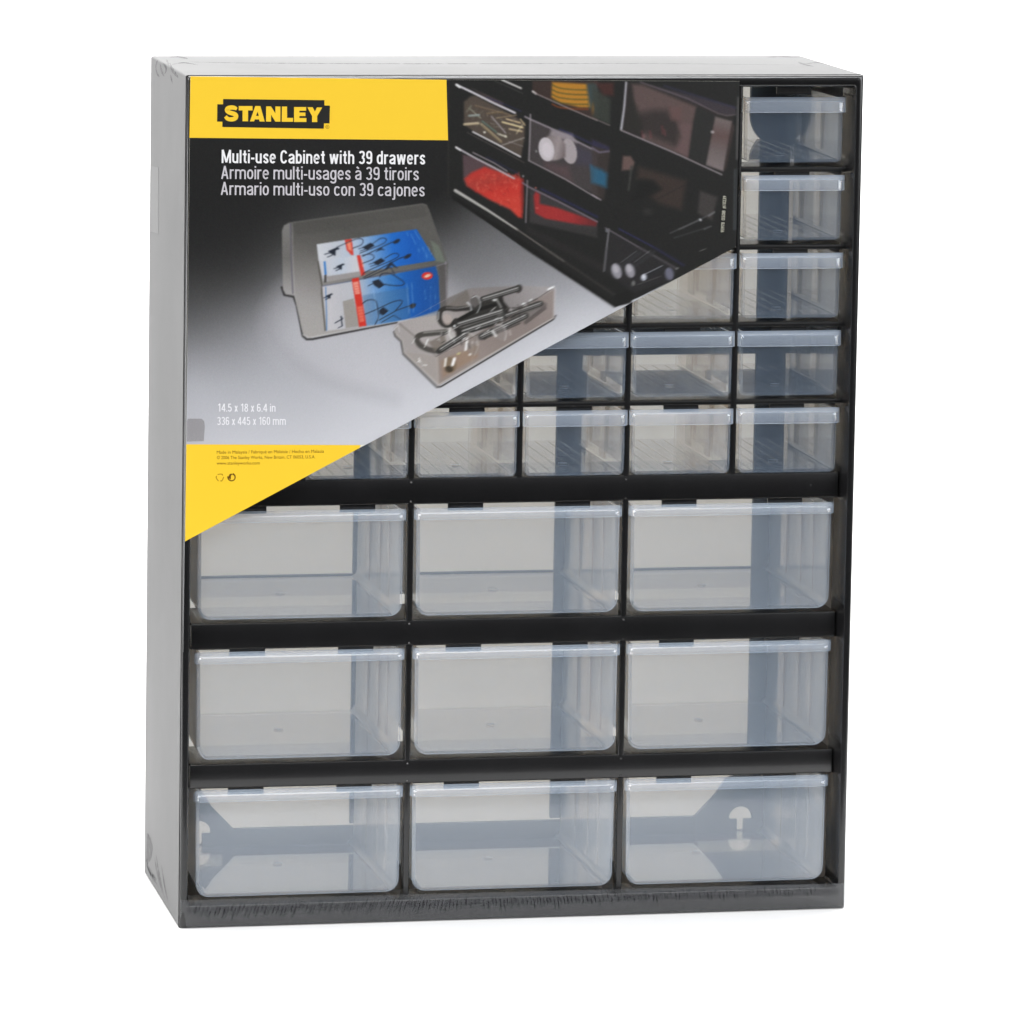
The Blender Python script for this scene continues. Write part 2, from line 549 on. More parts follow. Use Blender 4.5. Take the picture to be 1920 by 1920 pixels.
def drawer_meshes(hw, h, r, lip_hw, lip_prof, depth, kind):
    """Meshes with the origin at the middle of the front's lower edge, front plane y=0, y inwards."""
    b = MB()
    th = 1.5
    fo = u_shape(hw, hw - 0.35, h - 0.8, r)
    b.loft([[(x * s + 0, y, z * s2 + dz) for x, z in fo] for y, s, s2, dz in
            ((0.35, 1 - .5 / hw, 1, 0.0), (0.0, 1 - .9 / hw, 1 - .35 / h, .35))], False)
    b.prism([(x * (1 - .9 / hw), z * (1 - .35 / h) + .35) for x, z in fo], 0.0, th, mi=0)
    # tray walls
    bo = u_shape(hw - 1.5, hw - 1.9, h - 1.0, max(1.5, r - 1.5))
    bi = u_shape(hw - 2.8, hw - 3.2, h - 1.0, max(0.8, r - 2.6))
    tap = 0.965
    N = len(bo)
    for ring, off, dz in ((bo, 0, 0.5), (bi, 0, 1.7)):
        r0 = [(x, th, (z + dz) if z < h - 1.5 else z) for x, z in ring]
        r1 = [(x * tap, depth, (z + dz + 0.4) if z < h - 1.5 else z - 1.5) for x, z in ring]
        k = len(ring)
        V = r0 + r1
        for i in range(k - 1):
            mid = abs(ring[i][1] + ring[i + 1][1]) / 2
            flat = abs(ring[i + 1][1] - ring[i][1]) < 0.3 * abs(ring[i + 1][0] - ring[i][0])
            b.add([r0[i], r0[i + 1], r1[i + 1], r1[i]], [(0, 1, 2, 3)], 1 if flat and mid < r + 1 else 0)
    # rim on top of the side walls
    for s in (-1, 1):
        b.add([(s * (hw - 1.5), th, h - 1), (s * (hw - 2.8), th, h - 1), (s * (hw - 2.8) * tap, depth, h - 2.5), (s * (hw - 1.5) * tap, depth, h - 2.5)], [(0, 1, 2, 3)])
    # back wall
    bk = [(x * tap, z + 0.9 if z < h - 1.5 else z - 1.5 if kind == 's' else z - 6) for x, z in bi]
    b.prism(bk, depth - 1.4, depth - 0.2)
    floor_z = 2.05
    # gate mark and floor ribs, slots for dividers on the side walls
    gy = 30 if kind == 's' else 66
    gr = 2.4 if kind == 's' else 2.6
    b.loft([[(rr * math.cos(2 * math.pi * k / 20), gy + rr * math.sin(2 * math.pi * k / 20), floor_z + zz) for k in range(20)]
            for rr, zz in ((gr, 0.15), (gr, 0.45), (gr * .7, 0.5))], True, 2, False, True)
    if kind == 's':
        for k in range(-3, 4):
            x = k * 7.2 + 2.5
            b.box(x - 0.13, x + 0.13, 6, depth - 4, floor_z + 0.05, floor_z + 0.2, 0)
        for y0, y1 in ((33, 45), (73, 86)):
            for s in (-1, 1):
                xi = hw - 3.0 - 0.02 * y0
                b.box(s * xi if s < 0 else xi - 0.8, s * xi + 0.8 if s < 0 else xi, y0, y1, 4, h - 3.5, 0)
    else:
        for y0, y1 in ((24, 30), (48, 56), (78, 90)):
            for s in (-1, 1):
                xi = hw - 3.1 - 0.018 * y0
                b.box(s * xi if s < 0 else xi - 0.7, s * xi + 0.7 if s < 0 else xi, y0, y1, 6, h - 4, 2)
    body = b.mesh("drawer", [M['pp' if kind == 's' else 'ppl'], M['floor'], M['rib']], True)
    # hooded lip along the top edge
    b = MB()
    rings = []
    hl = lip_hw
    for (y, z) in lip_prof:
        c = max(0.0, -y)                                    # how far it stands out rounds the plan corners
        e = hl - 0.10 * c * c if kind == 's' else hl - 0.05 * c * c
        rr = min(5.0, c + 0.5) if kind == 'l' else min(4.6, c + 0.5)
        ring = [(-hl, 0.25, z + 0.0)]
        for k in range(6):
            a = math.pi / 2 * k / 5
            ring.append((-hl + rr - rr * math.cos(a), min(0.2, y + rr - rr * math.sin(a)), z))
        for xx in (-hl + rr + 0.6, hl - rr - 0.6):
            ring.append((xx, min(0.2, y), z))
        for k in range(6):
            a = math.pi / 2 * (1 - k / 5)
            ring.append((hl - rr + rr * math.cos(a), min(0.2, y + rr - rr * math.sin(a)), z))
        ring.append((hl, 0.25, z))
        rings.append(ring)
    b.loft(rings, False)
    lip = b.mesh("handle_lip", [M['lip' if kind == 's' else 'lipl']], True)
    return body, lip


SMALL_LIP = [(0.2, 35.3), (-2.7, 34.1), (-3.0, 33.95), (-3.5, 33.5), (-3.9, 32.8), (-4.05, 32.2), (-4.1, 31.7), (-4.3, 28.0), (-4.3, 27.7), (-4.0, 27.3), (-3.3, 27.5), (-3.1, 31.4), (-2.4, 33.0), (0.2, 34.2)]
LARGE_LIP = [(0.2, 58.3), (-2.8, 57.0), (-3.1, 56.8), (-3.8, 56.2), (-4.25, 55.4), (-4.4, 54.8), (-4.45, 54.4), (-4.5, 53.0), (-4.0, 52.7), (-3.5, 53.0), (-3.4, 54.8), (-2.4, 56.2), (0.2, 57.2)]
small = drawer_meshes(28.1, 36.0, 3.6, 28.8, SMALL_LIP, 116, 's')
large = drawer_meshes(56.3, 58.9, 7.0, 57.0, LARGE_LIP, 116, 'l')
first = {}


def place(kind, meshes, x, z, dx=0.0, dy=0.0):
    if kind not in first:
        d_ = link(kind, meshes[0], cab)
        l_ = link("handle_lip", meshes[1], d_)
        first[kind] = (d_, l_)
    else:
        d_ = first[kind][0].copy()
        COL.objects.link(d_)
        d_.parent = cab
        l_ = first[kind][1].copy()
        COL.objects.link(l_)
        l_.parent = d_
    d_.rotation_euler = (0, 0, math.radians(0.5 * dx))
    d_.location = ((x + dx) * MM, (8.0 + dy) * MM, z * MM)
    return d_


ROWZ = [409.0 - 42.15 * k for k in range(5)]
SEEN = {0: [5], 1: [5], 2: [3, 4, 5], 3: [2, 3, 4, 5], 4: [1, 2, 3, 4, 5]}
JIT = [0.2, -0.15, 0.1, -0.25, 0.0, 0.3, -0.1]
jn = 0
for r_, cols in SEEN.items():
    for c in cols:
        jn += 1
        place("small_drawer", small, (DIV[c] + DIV[c + 1]) / 2 + 0.1, ROWZ[r_], JIT[jn % 7], 0.3 * JIT[(jn * 3) % 7])
for r_, z in enumerate((165.5, 89.7, 14.8)):
    for c in range(3):
        jn += 1
        place("large_drawer", large, (DIV[2 * c] + DIV[2 * c + 2]) / 2 - 0.9 + 0.35 * c, z, JIT[jn % 7], 0.3 * JIT[(jn * 3) % 7])


# ------------------------------------------------------------------ printed card in front of the drawers
CARD_Y = -0.55


def px2mm(x, y, Y=CARD_Y):
    """The card was measured on the photograph: its points in photo pixels -> mm on the card's own plane."""
    x, y = np.asarray(x, float), np.asarray(y, float)
    d = np.stack([(x - CAM_CX) / CAM_F, (y - CAM_CY) / CAM_F, np.ones_like(x)], -1) @ CAM_M
    t = (Y - CAM_C[1]) / d[..., 1]
    return CAM_C[0] + t * d[..., 0], CAM_C[2] + t * d[..., 2]


CARD = [(357, 143), (837, 149.5), (1387, 152.5), (1380, 463), (674, 840), (347, 1015)]
YEL = (255, 211, 55)
card = empty("display_card", "printed black and yellow cardboard label with slanted lower edge on the cabinet front", "packaging card")
ly = [0]


def flat(name, loops_px, mat_, layer, parent=card):
    """A printed shape: a list of (outline, holes) in photo pixels."""
    b = MB()
    Y = CARD_Y - 0.05 * layer
    for outline, holes in loops_px:
        lp = []
        for q in [outline] + list(holes):
            q = np.array(q, float)
            X, Z = px2mm(q[:, 0], q[:, 1])
            lp.append([(float(u), float(v)) for u, v in zip(X, Z)])
        tri = tessellate_polygon([[Vector((u, v, 0)) for u, v in k] for k in lp])
        fl = [p for k in lp for p in k]
        b.add([(u, Y, v) for u, v in fl], [tuple(t) for t in tri])
    return b.obj(name, mat_, parent)


b = MB()
cx_, cz_ = px2mm(np.array([p[0] for p in CARD]), np.array([p[1] for p in CARD]))
b.prism([(float(u), float(v)) for u, v in zip(cx_, cz_)], CARD_Y, -0.05)
b.obj("card_board", principled("white_card", (0.7, 0.68, 0.6), 0.6), card)
flat("yellow_band", [([(357, 143), (837, 149.5), (840, 263), (355.2, 258.3)], [])], ink("yellow_ink", YEL), 2)
flat("yellow_band", [([(349.3, 833), (676.5, 834.5), (674, 840), (347, 1015)], [])], ink("yellow_ink", YEL), 2)


def Z8(pts):
    return [(400 + u / 8, 180 + v / 8) for u, v in pts]


badge = flat("logo_badge", [(Z8([(145, 45), (1665, 62), (1665, 140), (1748, 145), (1742, 410), (1660, 410), (1655, 490), (135, 465), (135, 385),
                                 (55, 383), (60, 122), (145, 125)]), [])], ink("badge_black", (38, 38, 36)), 3)


def spline(pts, n=10):
    P = np.array(pts, float)
    P = np.vstack([2 * P[0] - P[1], P, 2 * P[-1] - P[-2]])
    out = []
    for i in range(1, len(P) - 2):
        for t in np.linspace(0, 1, n, endpoint=False):
            a, b_, c, d = P[i - 1], P[i], P[i + 1], P[i + 2]
            out.append(0.5 * (2 * b_ + (c - a) * t + (2 * a - 5 * b_ + 4 * c - d) * t ** 2 + (3 * b_ - a - 3 * c + d) * t ** 3))
    out.append(P[-2])
    return np.array(out)


def ribbon(pts, w, n=8):
    c = spline(pts, n)
    t = np.gradient(c, axis=0)
    t /= np.linalg.norm(t, axis=1)[:, None] + 1e-9
    nn = np.stack([-t[:, 1], t[:, 0]], 1)
    w = np.interp(np.linspace(0, 1, len(c)), np.linspace(0, 1, len(w)), w)[:, None] if hasattr(w, '__len__') else w
    return c + nn * w / 2, c - nn * w / 2


def ribbon_quads(pts, w, n=8):
    a, c = ribbon(pts, w, n)
    return [([a[i], a[i + 1], c[i + 1], c[i]], []) for i in range(len(a) - 1)]


LET = [ribbon_quads(Z8([(352, 196), (318, 178), (268, 172), (218, 186), (206, 214), (232, 243), (278, 258), (326, 276), (340, 308), (318, 338), (268, 350),
                        (214, 340), (180, 306)]), [5.2, 7.6, 8.2, 8.6, 8.4, 8.2, 8.2, 8.4, 8.6, 8.4, 7.9, 7.6, 6.4]),
       [(Z8([(380, 150), (587, 150), (587, 215), (520, 215), (520, 378), (438, 378), (438, 215), (380, 215)]), [])],
       [(Z8([(548, 380), (628, 150), (705, 150), (770, 382), (695, 382), (683, 350), (622, 350), (610, 380)]), [Z8([(640, 298), (662, 235), (682, 298)])])],
       [(Z8([(792, 155), (865, 155), (930, 262), (930, 157), (1005, 157), (1005, 384), (930, 384), (865, 280), (865, 383), (790, 382)]), [])],
       [(Z8([(1028, 158), (1105, 158), (1105, 328), (1195, 328), (1195, 386), (1025, 386)]), [])],
       [(Z8([(1210, 165), (1392, 165), (1392, 220), (1290, 220), (1290, 248), (1380, 248), (1380, 300), (1290, 300), (1290, 330), (1395, 330), (1395, 388), (1210, 388)]), [])],
       [(Z8([(1410, 168), (1490, 168), (1522, 232), (1555, 170), (1632, 172), (1557, 300), (1557, 390), (1480, 390), (1480, 300)]), [])]]
flat("lettering", [q for L_ in LET for q in L_], ink("yellow_ink", YEL), 4, badge)


def circle_px(c, r, n=24):
    return [(c[0] + r * math.cos(2 * math.pi * k / n), c[1] + r * math.sin(2 * math.pi * k / n)) for k in range(n)]


def text_px(s_, p0, p1, cap, bold=0.0, spacing=1.0):
    """Lettering of the built-in font as triangles in photo pixels: baseline from p0 to p1, capitals cap high."""
    cu = bpy.data.curves.new("lettering_outline", 'FONT')
    cu.body = s_
    cu.size = 1.0
    cu.offset = bold
    cu.space_character = spacing
    cu.resolution_u = 4
    ob = bpy.data.objects.new("lettering_outline", cu)
    COL.objects.link(ob)
    dg = bpy.context.evaluated_depsgraph_get()
    me = bpy.data.meshes.new_from_object(ob.evaluated_get(dg))
    V = np.array([v.co[:2] for v in me.vertices])
    F = [tuple(p.vertices) for p in me.polygons]
    bpy.data.objects.remove(ob)
    bpy.data.curves.remove(cu)
    bpy.data.meshes.remove(me)
    x0, x1 = V[:, 0].min(), V[:, 0].max()
    p0, p1 = np.array(p0, float), np.array(p1, float)
    e = (p1 - p0) / (x1 - x0)
    up = np.array([e[1], -e[0]]) / np.linalg.norm(e)
    P = p0 + (V[:, :1] - x0) * e + V[:, 1:] * up * cap / 0.729
    return P, F


def text_obj(name, items, mat_, layer=3, parent=card):
    b = MB()
    for it in items:
        P, F = text_px(*it)
        X, Z = px2mm(P[:, 0], P[:, 1])
        b.add([(float(u), CARD_Y - 0.05 * layer, float(v)) for u, v in zip(X, Z)], F)
    return b.obj(name, mat_, parent)


# a narrow grotesque drawn as pen strokes: capitals are 1 high, strokes wt thick
def arc(cx, cy, rx, ry, a0, a1, n=14):
    out = []
    for k in range(n + 1):
        a = math.radians(a0 + (a1 - a0) * k / n)
        c, s_ = math.cos(a), math.sin(a)
        out.append((cx + rx * math.copysign(abs(c) ** 0.82, c), cy + ry * math.copysign(abs(s_) ** 0.82, s_)))
    return out


def glyph(ch, wt):
    h, Xh = wt / 2, 0.74
    Wd = 0.47
    L_, R_2, m_ = h, Wd - h, Wd / 2
    cy, ry = Xh / 2, Xh / 2 - h
    bowl = arc(m_, cy, R_2 - m_, ry, 0, 360, 28)
    CW = 0.55
    if ch == ' ':
        return [], 0.16
    if ch in 'aà':
        st = [[(L_ + .02, Xh - .19)] + arc(m_, Xh - h - .17, R_2 - m_, .17, 160, 0)[1:] + [(R_2, 0)],
              [(R_2, Xh * .58), (R_2 - .10, Xh * .555)] + arc(m_ - .01, Xh * .28, m_ - .01 - L_, Xh * .28 - h, 90, 270) + [(R_2 - .06, h + .03), (R_2, .17)]]
        if ch == 'à':
            st.append([(m_ - .12, 1.0), (m_ + .04, .86)])
        return st, Wd
    if ch == 'b':
        return [bowl, [(L_, 0), (L_, 1)]], Wd
    if ch == 'd':
        return [bowl, [(R_2, 0), (R_2, 1)]], Wd
    if ch == 'o':
        return [bowl], Wd
    if ch == 'c':
        return [arc(m_, cy, R_2 - m_, ry, 38, 322, 22)], Wd - .03
    if ch == 'e':
        return [[(L_, cy + .01), (R_2, cy + .01)] + arc(m_, cy, R_2 - m_, ry, 2, 320, 26)], Wd
    if ch == 'g':
        return [bowl, [(R_2, Xh), (R_2, -.06)] + arc(m_, -.06, R_2 - m_, .17, 0, -165)], Wd
    if ch in 'nmh':
        st = [[(L_, 0), (L_, 1 if ch == 'h' else Xh)], [(L_, Xh - .26)] + arc(m_, Xh - h - .17, R_2 - m_, .17, 165, 0) + [(R_2, 0)]]
        if ch == 'm':
            o_ = R_2 - L_
            st.append([(p[0] + o_, p[1]) for p in st[1]])
            return st, Wd + o_
        return st, Wd
    if ch == 'u':
        return [[(L_, Xh)] + arc(m_, h + .17, R_2 - m_, .17, 180, 345) + [(R_2, .26)], [(R_2, 0), (R_2, Xh)]], Wd
    if ch == 'r':
        return [[(L_, 0), (L_, Xh)], [(L_, Xh - .26)] + arc(L_ + .19, Xh - h - .17, .19, .17, 170, 85, 8) + [(.31, Xh - h)]], .31
    if ch == 'i':
        return [[(h, 0), (h, Xh)], [(h, .88), (h, 1.0)]], wt
    if ch == 'j':
        return [[(.10 + h, Xh), (.10 + h, -.10)] + arc(.02 + h, -.12, .08, .10, 0, -90, 6) + [(0, -.215)], [(.10 + h, .88), (.10 + h, 1.0)]], .10 + wt
    if ch == 'l':
        return [[(h, 0), (h, 1)]], wt
    if ch == 't':
        return [[(.09 + h, .95), (.09 + h, .2)] + arc(.21 + h, h + .13, .12, .13, 180, 268, 8) + [(.31, h)], [(0, Xh - h), (.30, Xh - h)]], .31
    if ch == 's':
        w_ = .42
        return [spline([(w_ - h - .01, Xh - .20), (w_ * .78, Xh - h - .03), (w_ / 2, Xh - h), (h + .03, Xh - h - .09), (h + .02, Xh * .64), (w_ * .42, Xh * .53), (w_ - h - .06, Xh * .42),
                        (w_ - h, Xh * .27), (w_ * .80, h + .035), (w_ / 2, h), (h + .06, h + .05), (h, .20)], 5)], w_
    if ch == 'w':
        return [[(h, Xh), (.19, 0)], [(.19, 0), (.35, Xh)], [(.35, Xh), (.51, 0)], [(.51, 0), (.70 - h, Xh)]], .70
    if ch == 'x':
        return [[(h, 0), (.42 - h, Xh)], [(h, Xh), (.42 - h, 0)]], .42
    if ch == 'M':
        return [[(h, 0), (h, 1)], [(.72 - h, 0), (.72 - h, 1)], [(h + .01, 1), (.36, .06)], [(.36, .06), (.71 - h, 1)]], .72
    if ch == 'A':
        return [[(h, 0), (.28, 1)], [(.28, 1), (.56 - h, 0)], [(.13, .30), (.43, .30)]], .56
    if ch == 'C':
        return [arc(CW / 2, .5, CW / 2 - h, .5 - h, 32, 328, 24)], CW - .02
    if ch == '-':
        return [[(.0, .36), (.26, .36)]], .26
    if ch == '.':
        return [[(h, 0), (h, wt)]], wt
    if ch == '0':
        return [arc(m_, .5, R_2 - m_, .5 - h, 0, 360, 28)], Wd
    if ch == '1':
        return [[(.06, .80), (.2, .88), (.27, 1)], [(.27, 1), (.27, 0)]], .38
    if ch == '8':
        return [arc(m_, .745, R_2 - m_ - .02, .255 - h, 0, 360, 22), arc(m_, .26, R_2 - m_, .26 - h * .6, 0, 360, 22)], Wd
    if ch == '3':
        return [arc(m_, .745, R_2 - m_ - .01, .255 - h, 160, -90, 18), arc(m_, .275, R_2 - m_, .275 - h, 90, -160, 20)], Wd
    if ch == '6':
        return [arc(m_, .31, R_2 - m_, .31 - h, 0, 360, 24), [(L_, .31), (L_, .66)] + arc(m_, .72, R_2 - m_, .28 - h, 180, 25, 12)], Wd
    if ch == '9':
        return [arc(m_, .69, R_2 - m_, .31 - h, 0, 360, 24), [(R_2, .69), (R_2, .34)] + arc(m_, .28, R_2 - m_, .28 - h, 0, -155, 12)], Wd
    if ch == '4':
        return [[(.36, 0), (.36, 1)], [(.35, .99), (.03, .27)], [(.03, .26), (.50, .26)]], .50
    if ch == '5':
        return [[(R_2 - .02, 1 - h), (L_ + .04, 1 - h)], [(L_ + .04, 1), (L_ + .01, .52)], arc(m_ - .01, .32, R_2 - m_ + .01, .32 - h, 140, -160, 20)], Wd
    raise KeyError(ch)


def stroke_quads(pts, wt):
    c = np.array(pts, float)
    keep = [0] + [i for i in range(1, len(c)) if np.hypot(*(c[i] - c[i - 1])) > 1e-4]
    c = c[keep]
    closed = np.hypot(*(c[0] - c[-1])) < 1e-3
    if closed:
        c = c[:-1]
        t = np.roll(c, -1, 0) - np.roll(c, 1, 0)
    else:
        t = np.gradient(c, axis=0)
    t /= np.linalg.norm(t, axis=1)[:, None] + 1e-9
    nn = np.stack([-t[:, 1], t[:, 0]], 1) * wt / 2
    a, d = c + nn, c - nn
    n_ = len(c)
    V = np.vstack([a, d])
    F = [(i, (i + 1) % n_, n_ + (i + 1) % n_, n_ + i) for i in range(n_ if closed else n_ - 1)]
    return V, F


def narrow_text(name, items, mat_, layer=3, parent=card):
    b = MB()
    for s_, p0, p1, cap, wt in items:
        pen, parts = 0.0, []
        for ch in s_:
            st, w_ = glyph(ch, wt)
            for k in st:
                V, F = stroke_quads(k, wt)
                parts.append((V + np.array([pen, 0]), F))
            pen += w_ + 0.095
        x0 = min(V[:, 0].min() for V, F in parts)
        x1 = max(V[:, 0].max() for V, F in parts)
        q0, q1 = np.array(p0, float), np.array(p1, float)
        e = (q1 - q0) / (x1 - x0)
        up = np.array([e[1], -e[0]]) / np.linalg.norm(e)
        for i, (V, F) in enumerate(parts):
            P = q0 + (V[:, :1] - x0) * e + V[:, 1:] * up * cap
            X, Z = px2mm(P[:, 0], P[:, 1])
            Y = CARD_Y - 0.05 * layer - 0.008 * (i % 5)
            b.add([(float(u), Y, float(v)) for u, v in zip(X, Z)], F)
    return b.obj(name, mat_, parent)


narrow_text("printed_text", [("Multi-use Cabinet with 39 drawers", (415.5, 305.6), (797, 308.4), 24.8, 0.142)], ink("white_ink", (246, 246, 248)))
narrow_text("printed_text", [("Armoire multi-usages à 39 tiroirs", (414.5, 335.4), (785.0, 338.0), 24.4, 0.12)], ink("grey_ink", (208, 205, 211)))
narrow_text("printed_text", [("Armario multi-uso con 39 cajones", (413.8, 365.4), (796, 368.2), 24.4, 0.12)], ink("grey_ink", (208, 205, 211)))
narrow_text("printed_text", [("14.5 x 18 x 6.4 in", (408.5, 771.6), (516.5, 772.0), 15.0, 0.132),
                             ("336 x 445 x 160 mm", (407.2, 796.8), (535.8, 796.6), 15.0, 0.132)], ink("white_ink", (244, 244, 248)))
brown = ink("brown_ink", (128, 92, 22))
text_obj("small_print", [("Made in Malaysia / Fabriqué en Malaisie / Hecho en Malasia", (406.4, 850.8), (607.2, 848.8), 6.3, 0.0),
                         ("© 2006 The Stanley Works, New Britain, CT 06053, U.S.A.", (406.6, 860.9), (591, 859.4), 6.3, 0.0),
                         ("www.stanleyworks.com", (406.2, 871.2), (487, 870.8), 6.3, 0.0)], brown)
q = [(circle_px((613.8, 238), 3.6), [circle_px((613.8, 238), 2.9)])]
flat("registered_mark", q, ink("mark_brown", (150, 118, 30)), 3)
text_obj("registered_mark", [("R", (612.4, 239.8), (615.2, 239.8), 3.8, 0.0)], ink("mark_brown", (150, 118, 30)))
# recycling triangle and two-arrow disc
tri_q = []
for k in range(3):
    a0 = math.radians(-90 + 120 * k)
    c = lambda r, d: (412.3 + r * math.cos(a0 + math.radians(d)), 895.2 + r * math.sin(a0 + math.radians(d)))
    tri_q += ribbon_quads([c(7.2, -38), c(6.2, -14), c(6.6, 14), c(7.4, 40)], 2.0, 4)
    tri_q.append(([c(8.9, 34), c(5.2, 40), c(6.9, 62)], []))
flat("recycling_symbol", tri_q, ink("symbol_ochre", (196, 152, 34)), 3)
dq = ribbon_quads([(434.2 + 6.6 * math.cos(math.radians(a)), 894.8 + 6.6 * math.sin(math.radians(a))) for a in range(-75, 210, 15)], [3.4, 2.2, 2.0, 2.2, 3.2], 3)
dq += ribbon_quads([(434.2 + 3.4 * math.cos(math.radians(a)), 893.8 + 4.6 * math.sin(math.radians(a))) for a in range(120, 291, 15)], [2.0, 4.4, 3.6, 2.0], 3)
flat("recycling_symbol", dq, ink("symbol_brown", (112, 76, 14)), 3)
# sideways print code at the right edge
text_obj("print_code", [("93978", (1357.4, 435.5), (1358.6, 417), 6.6, 0.01), ("0508", (1358.8, 413.2), (1360, 395), 6.6, 0.01),
                        ("#10239", (1360.2, 391), (1361.8, 367.5), 6.6, 0.01)], ink("code_cream", (196, 194, 178)))

# ------------------------------------------------------------------ the printed photograph on the card (a flat print)
NY, NX = 540, 660
yv = np.linspace(143.0, 834.0, NY)
xl = 357 + (yv - 143) * (347 - 357) / (1015 - 143)
ytop = lambda x: np.interp(x, [357, 837, 1387], [143, 149.5, 152.5])
xr = np.where(yv < 463, 1387 + (yv - 152.5) * (1380 - 1387) / (463 - 152.5), 1380 + (yv - 463) * (347 - 1380) / (1015 - 463))
U = np.linspace(0, 1, NX)
PXX = xl[:, None] + U[None] * (xr - xl)[:, None]
PYY = np.repeat(yv[:, None], NX, 1)
PYY = np.maximum(PYY, ytop(PXX))
rng = np.random.default_rng(7)
CAN = np.zeros((NY, NX, 3))
ORG = [0.0, 0.0, 1.0, 1.0]


def frame(ox=0, oy=0, s=1.0, ws=1.0):
    ORG[:] = [ox, oy, s, ws]              # ws: pen widths given in which enlargement


def T(pts):
    p = np.array(pts, float)
    return p / ORG[2] + np.array(ORG[:2])


def rows(y0, y1):
    a, c = np.searchsorted(yv, [y0, y1])
    return slice(max(0, a - 1), min(NY, c + 1))


def blend(sl, mask, col, alpha):
    m = (np.clip(mask, 0, 1) * alpha)[..., None]
    col = np.asarray(col, float)
    CAN[sl] = CAN[sl] * (1 - m) + col * m


def sdf_poly(p, X, Y):
    d = np.full(X.shape, 1e9)
    ins_ = np.zeros(X.shape, bool)
    for i in range(len(p)):
        a, c = p[i], p[(i + 1) % len(p)]
        e = c - a
        wx, wy = X - a[0], Y - a[1]
        t = np.clip((wx * e[0] + wy * e[1]) / (e @ e + 1e-12), 0, 1)
        d = np.minimum(d, (wx - t * e[0]) ** 2 + (wy - t * e[1]) ** 2)
        cond = (a[1] > Y) != (c[1] > Y)
        xi = a[0] + (Y - a[1]) * e[0] / (e[1] if abs(e[1]) > 1e-9 else 1e-9)
        ins_ ^= cond & (X < xi)
    d = np.sqrt(d)
    return np.where(ins_, d, -d)


def poly(pts, col, alpha=1.0, soft=1.2, grad=None):
    """grad = ((x0,y0),(x1,y1),col2): colour runs from col to col2 along the line."""
    p = T(pts)
    soft = max(0.9, soft / ORG[3])
    sl = rows(p[:, 1].min() - soft * 2, p[:, 1].max() + soft * 2)
    X, Y = PXX[sl], PYY[sl]
    mk = np.clip(sdf_poly(p, X, Y) / soft + 0.5, 0, 1)
    if grad:
        g0, g1 = T([grad[0]])[0], T([grad[1]])[0]
        e = g1 - g0
        t = np.clip(((X - g0[0]) * e[0] + (Y - g0[1]) * e[1]) / (e @ e), 0, 1)
        stops = [np.array(col, float)] + [np.array(k, float) for k in grad[2:]]
        ts = np.linspace(0, 1, len(stops))
        col = np.stack([np.interp(t, ts, [k[i] for k in stops]) for i in range(3)], -1)
    blend(sl, mk, col, alpha)


def line(pts, w, col, alpha=1.0, soft=1.0, smooth=False, taper=None):
    p = T(spline(pts, 6) if smooth and len(pts) > 2 else pts)
    soft, w = max(0.9, soft / ORG[3]), w / ORG[3]
    taper = taper and taper / ORG[3]
    sl = rows(p[:, 1].min() - w - soft * 2, p[:, 1].max() + w + soft * 2)
    X, Y = PXX[sl], PYY[sl]
    best = np.full(X.shape, -1e9)
    n_ = len(p) - 1
    for i in range(n_):
        a, e = p[i], p[i + 1] - p[i]
        t = np.clip(((X - a[0]) * e[0] + (Y - a[1]) * e[1]) / (e @ e + 1e-12), 0, 1)
        dd = np.hypot(X - a[0] - t * e[0], Y - a[1] - t * e[1])
        ww = w if taper is None else w + (taper - w) * ((i + t) / n_)
        best = np.maximum(best, ww / 2 - dd)
    blend(sl, best / soft + 0.5, col, alpha)


def ell(c, rx, ry, col, alpha=1.0, rot=0.0, soft=1.2):
    c = T([c])[0]
    rx, ry = rx / ORG[2], ry / ORG[2]
    r = max(rx, ry)
    soft = max(0.9, soft / ORG[3])
    sl = rows(c[1] - r - soft * 2, c[1] + r + soft * 2)
    X, Y = PXX[sl] - c[0], PYY[sl] - c[1]
    a = math.radians(rot)
    u, v = X * math.cos(a) + Y * math.sin(a), -X * math.sin(a) + Y * math.cos(a)
    d = (1 - np.hypot(u / rx, v / ry)) * min(rx, ry)
    blend(sl, d / soft + 0.5, col, alpha)


# --- floor of the picture: dark at the top, a lit pale table below
def field(pts):
    """Smooth colour field through control points (inverse distance)."""
    P = np.array([(q[0], q[1]) for q in pts], float) / 100
    g = np.array([q[2] for q in pts], float)
    n_ = len(P)

    def U_(r2):
        return 0.5 * r2 * np.log(r2 + 1e-9)
    K = U_(((P[:, None] - P[None]) ** 2).sum(-1)) + 0.25 * np.eye(n_)
    A = np.zeros((n_ + 3, n_ + 3))
    A[:n_, :n_] = K
    A[:n_, n_:] = np.c_[np.ones(n_), P]
    A[n_:, :n_] = A[:n_, n_:].T
    w = np.linalg.solve(A, np.r_[g, 0, 0, 0])
    X, Y = PXX / 100, PYY / 100
    out = w[n_] + w[n_ + 1] * X + w[n_ + 2] * Y
    for k in range(n_):
        out += w[k] * U_((X - P[k, 0]) ** 2 + (Y - P[k, 1]) ** 2)
    out = np.clip(out, 30, 207)
    t = np.clip((out - 60) / 120, 0, 1)
    return np.stack([out - 1 * t, out, out + 6 * t], -1)


